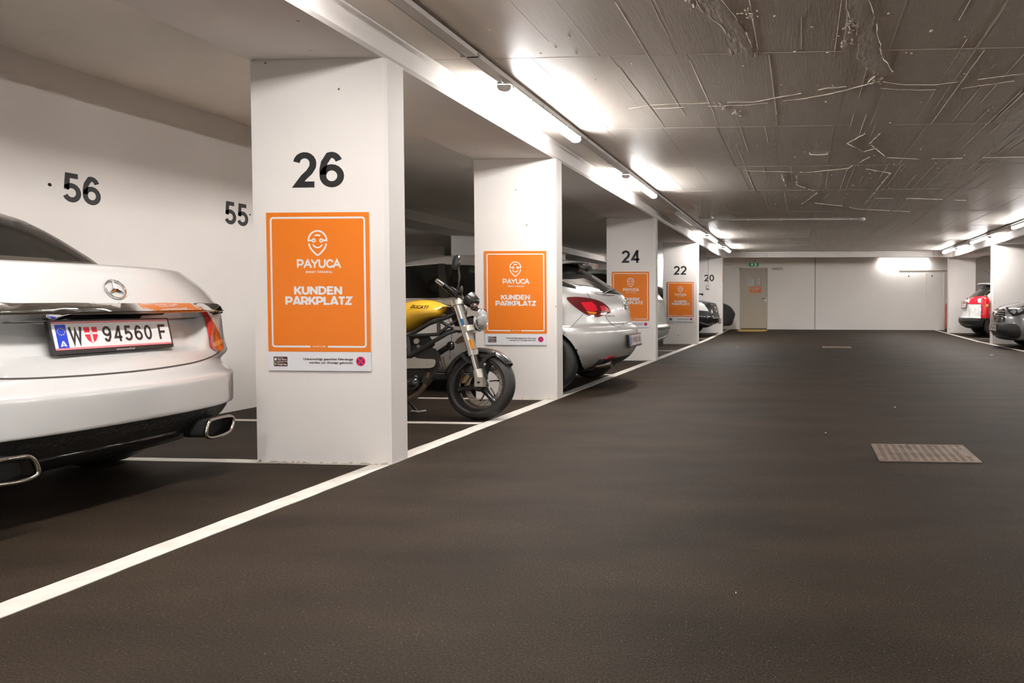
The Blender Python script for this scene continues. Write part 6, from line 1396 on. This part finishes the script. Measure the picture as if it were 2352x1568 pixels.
# ================================================================== SMALL FITTINGS
REDE = mat('extinguisher_red', (0.66, 0.012, 0.022), 0.25, coat=0.6)
def extinguisher(c, z0, h, r, label, sx, REDE=REDE):
    o = thing('fire_extinguisher', label, 'fire extinguisher', (c[0], c[1], z0))
    MB().lathe([(0, 0.04), (r, 0.04), (r, h * 0.84), (r * 0.92, h * 0.90), (r * 0.6, h * 0.95), (r * 0.30, h * 0.975), (0, h * 0.98)], (c[0], c[1], z0), (0, 0, 1), 28, False).build('cylinder', REDE, o, smooth=40)
    MB().lathe([(0, 0), (r * 0.98, 0), (r * 1.0, 0.005), (r * 1.0, 0.05), (0, 0.05)], (c[0], c[1], z0), (0, 0, 1), 28, False).build('foot_ring', BLKPL, o, smooth=40)
    vz = z0 + h * 0.97; MB().lathe([(0, 0), (0.02, 0), (0.022, 0.035), (0.012, 0.05), (0, 0.05)], (c[0], c[1], vz), (0, 0, 1), 12, False).build('valve', mat('brass', (0.55, 0.38, 0.12), 0.35, metal=0.8), o)
    MB().tube([(c[0], c[1], vz + 0.04), (c[0], c[1] - 0.02, vz + 0.085), (c[0] + 0.05, c[1] - 0.03, vz + 0.125)], [0.012, 0.011, 0.008], 6).build('lever', BLKPL, o)
    MB().tube([(c[0], c[1], vz + 0.03), (c[0] + 0.06, c[1] + 0.02, vz), (c[0] + r + 0.01, c[1], vz - 0.12), (c[0] + r * 0.9, c[1] - 0.03, z0 + 0.2)], 0.010, 8).build('hose', BLKPL, o, smooth=60)
    # badge and instruction panel wrapped on the cylinder
    def wrap(a0, a1, za, zb, rr): 
        n = 8; A = [a0 + (a1 - a0) * i / n for i in range(n + 1)]
        return MB().add([(c[0] + rr * math.cos(a), c[1] + rr * math.sin(a), z) for z in (za, zb) for a in A], [(i, i + 1, n + 2 + i, n + 1 + i) for i in range(n)])
    yv = mat('badge_yellow', (0.72, 0.60, 0.10), 0.5); ba = math.radians(-78); zc = z0 + h * 0.62
    P = [(ba + 0.34 * math.cos(t), zc + 0.037 * math.sin(t)) for t in [math.pi / 2 + 2 * math.pi * k / 5 for k in range(5)]]
    MB().add([(c[0] + (r + 0.0015) * math.cos(a), c[1] + (r + 0.0015) * math.sin(a), z) for a, z in P] + [(c[0] + (r + 0.003) * math.cos(ba), c[1] + (r + 0.003) * math.sin(ba), zc)], [(k, (k + 1) % 5, 5) for k in range(5)]).build('badge', yv, o, fix=False)
    pk = mat('panel_pink', (0.75, 0.25, 0.25), 0.5)
    for a0, a1, za, zb in ((-2.75, -2.7, 0.25, 0.62), (-2.2, -2.15, 0.25, 0.62), (-2.75, -2.15, 0.25, 0.262), (-2.75, -2.15, 0.61, 0.62)):
        wrap(a0, a1, z0 + h * za, z0 + h * zb, r + 0.0012).build('panel_line', pk, o, fix=False)
    MB().box(min(c[0], c[0] + sx * (r + 0.06)), max(c[0], c[0] + sx * (r + 0.06)), c[1] - 0.015, c[1] + 0.015, z0 + h * 0.72, z0 + h * 0.76).build('bracket', STEEL, o)
    return o
extinguisher((4.265, 16.12), 0.545, 0.555, 0.098, 'red fire extinguisher hanging on the pillar before the white crossover', 1)
extinguisher((4.50, 21.25), fz(21.25) + 0.06, 0.86, 0.09, 'partly hidden tall red extinguisher behind the far right pillar', 1, mat('faded_extinguisher_red', (0.42, 0.10, 0.075), 0.45))
# extinguisher sign on the pillar face
a = at(2278.5, 597, X=XR - 0.002); b = at(2275.5, 617, X=XR - 0.002)
o = thing('extinguisher_sign', 'small red and white sign on the pillar above the extinguisher', 'sign', (XR, 16.12, b.z))
MB().box(XR - 0.004, XR, 16.05, 16.19, b.z, a.z).build('plate', SIGNW, o)
mb = MB().box(XR - 0.005, XR - 0.0035, 16.055, 16.068, b.z + 0.005, a.z - 0.005).box(XR - 0.005, XR - 0.0035, 16.172, 16.185, b.z + 0.005, a.z - 0.005).box(XR - 0.005, XR - 0.0035, 16.055, 16.185, a.z - 0.02, a.z - 0.005).box(XR - 0.005, XR - 0.0035, 16.055, 16.185, b.z + 0.005, b.z + 0.02)
mb.build('red_border', REDP, o); MB().box(XR - 0.005, XR - 0.0035, 16.10, 16.14, b.z + 0.05, a.z - 0.05).build('pictogram', REDP, o)
# small orange sign on the aisle face of pillar 20
a = at(1662.5, 629, X=XL + 0.003); b = at(1662.5, 644.5, X=XL + 0.003)
o = thing('small_orange_sign', 'small orange sign on the aisle face of pillar 20', 'sign', (XL, 20.22, b.z))
MB().box(XL, XL + 0.004, 20.165, 20.305, b.z, a.z).build('plate', ORANGE, o)
MB().prism([(20.20, b.z + 0.09), (20.25, b.z + 0.13), (20.25, b.z + 0.11), (20.285, b.z + 0.11), (20.285, b.z + 0.07), (20.25, b.z + 0.07), (20.25, b.z + 0.05)], lambda u, v2, d: (d, u, v2), XL + 0.004, XL + 0.005).build('arrow', SIGNW, o)
# socket with surface cable on pillar 20
a = at(1627, 592, Y=20.12); b = at(1626, 655, Y=20.12); c = at(1625.5, 659, Y=20.11)
o = thing('wall_socket', 'grey socket with a surface cable over the number 20', 'socket', (c.x, 20.137, c.z - 0.06))
MB().box(c.x - 0.035, c.x + 0.045, 20.085, 20.137, c.z - 0.055, c.z + 0.055).build('box', GREYPL, o)
MB().box(c.x - 0.028, c.x + 0.022, 20.078, 20.086, c.z - 0.045, c.z + 0.02).build('flap', PLASTIC, o)
MB().tube([(a.x, 20.128, SOFZ - 0.002), (a.x, 20.128, b.z + 0.03), (c.x, 20.12, c.z + 0.05)], 0.010, 6).build('cable', GREYPL, o)
# grit and scraps on the asphalt
PAPW = mat('paper_scrap', (0.7, 0.68, 0.64), 0.7)
for px, py, r in ((1694, 797, 0.03), (2055, 935, 0.008), (1896, 994, 0.006), (1690, 1362, 0.0018), (2277, 815, 0.03)):
    p = at(px, py, Z=0); n = 6
    lb = {1694: 'pale paper scrap on the asphalt in front of the far door', 2055: 'tiny pale speck on the asphalt beyond the near drain', 1896: 'tiny pale speck on the asphalt left of the near drain', 1690: 'tiny pale speck on the asphalt in the foreground', 2277: 'pale paper scrap on the asphalt before the grey car'}[px]
    tag(MB().prism([(p.x + r * (1 + 0.3 * math.cos(3 * k)) * math.cos(2 * math.pi * k / n), p.y + r * math.sin(2 * math.pi * k / n)) for k in range(n)], lambda u, v2, d: (u, v2, d), fz(p.y) + 0.0005, fz(p.y) + 0.004).build('paper_scrap', PAPW), lb, 'litter', 'scraps on the asphalt')
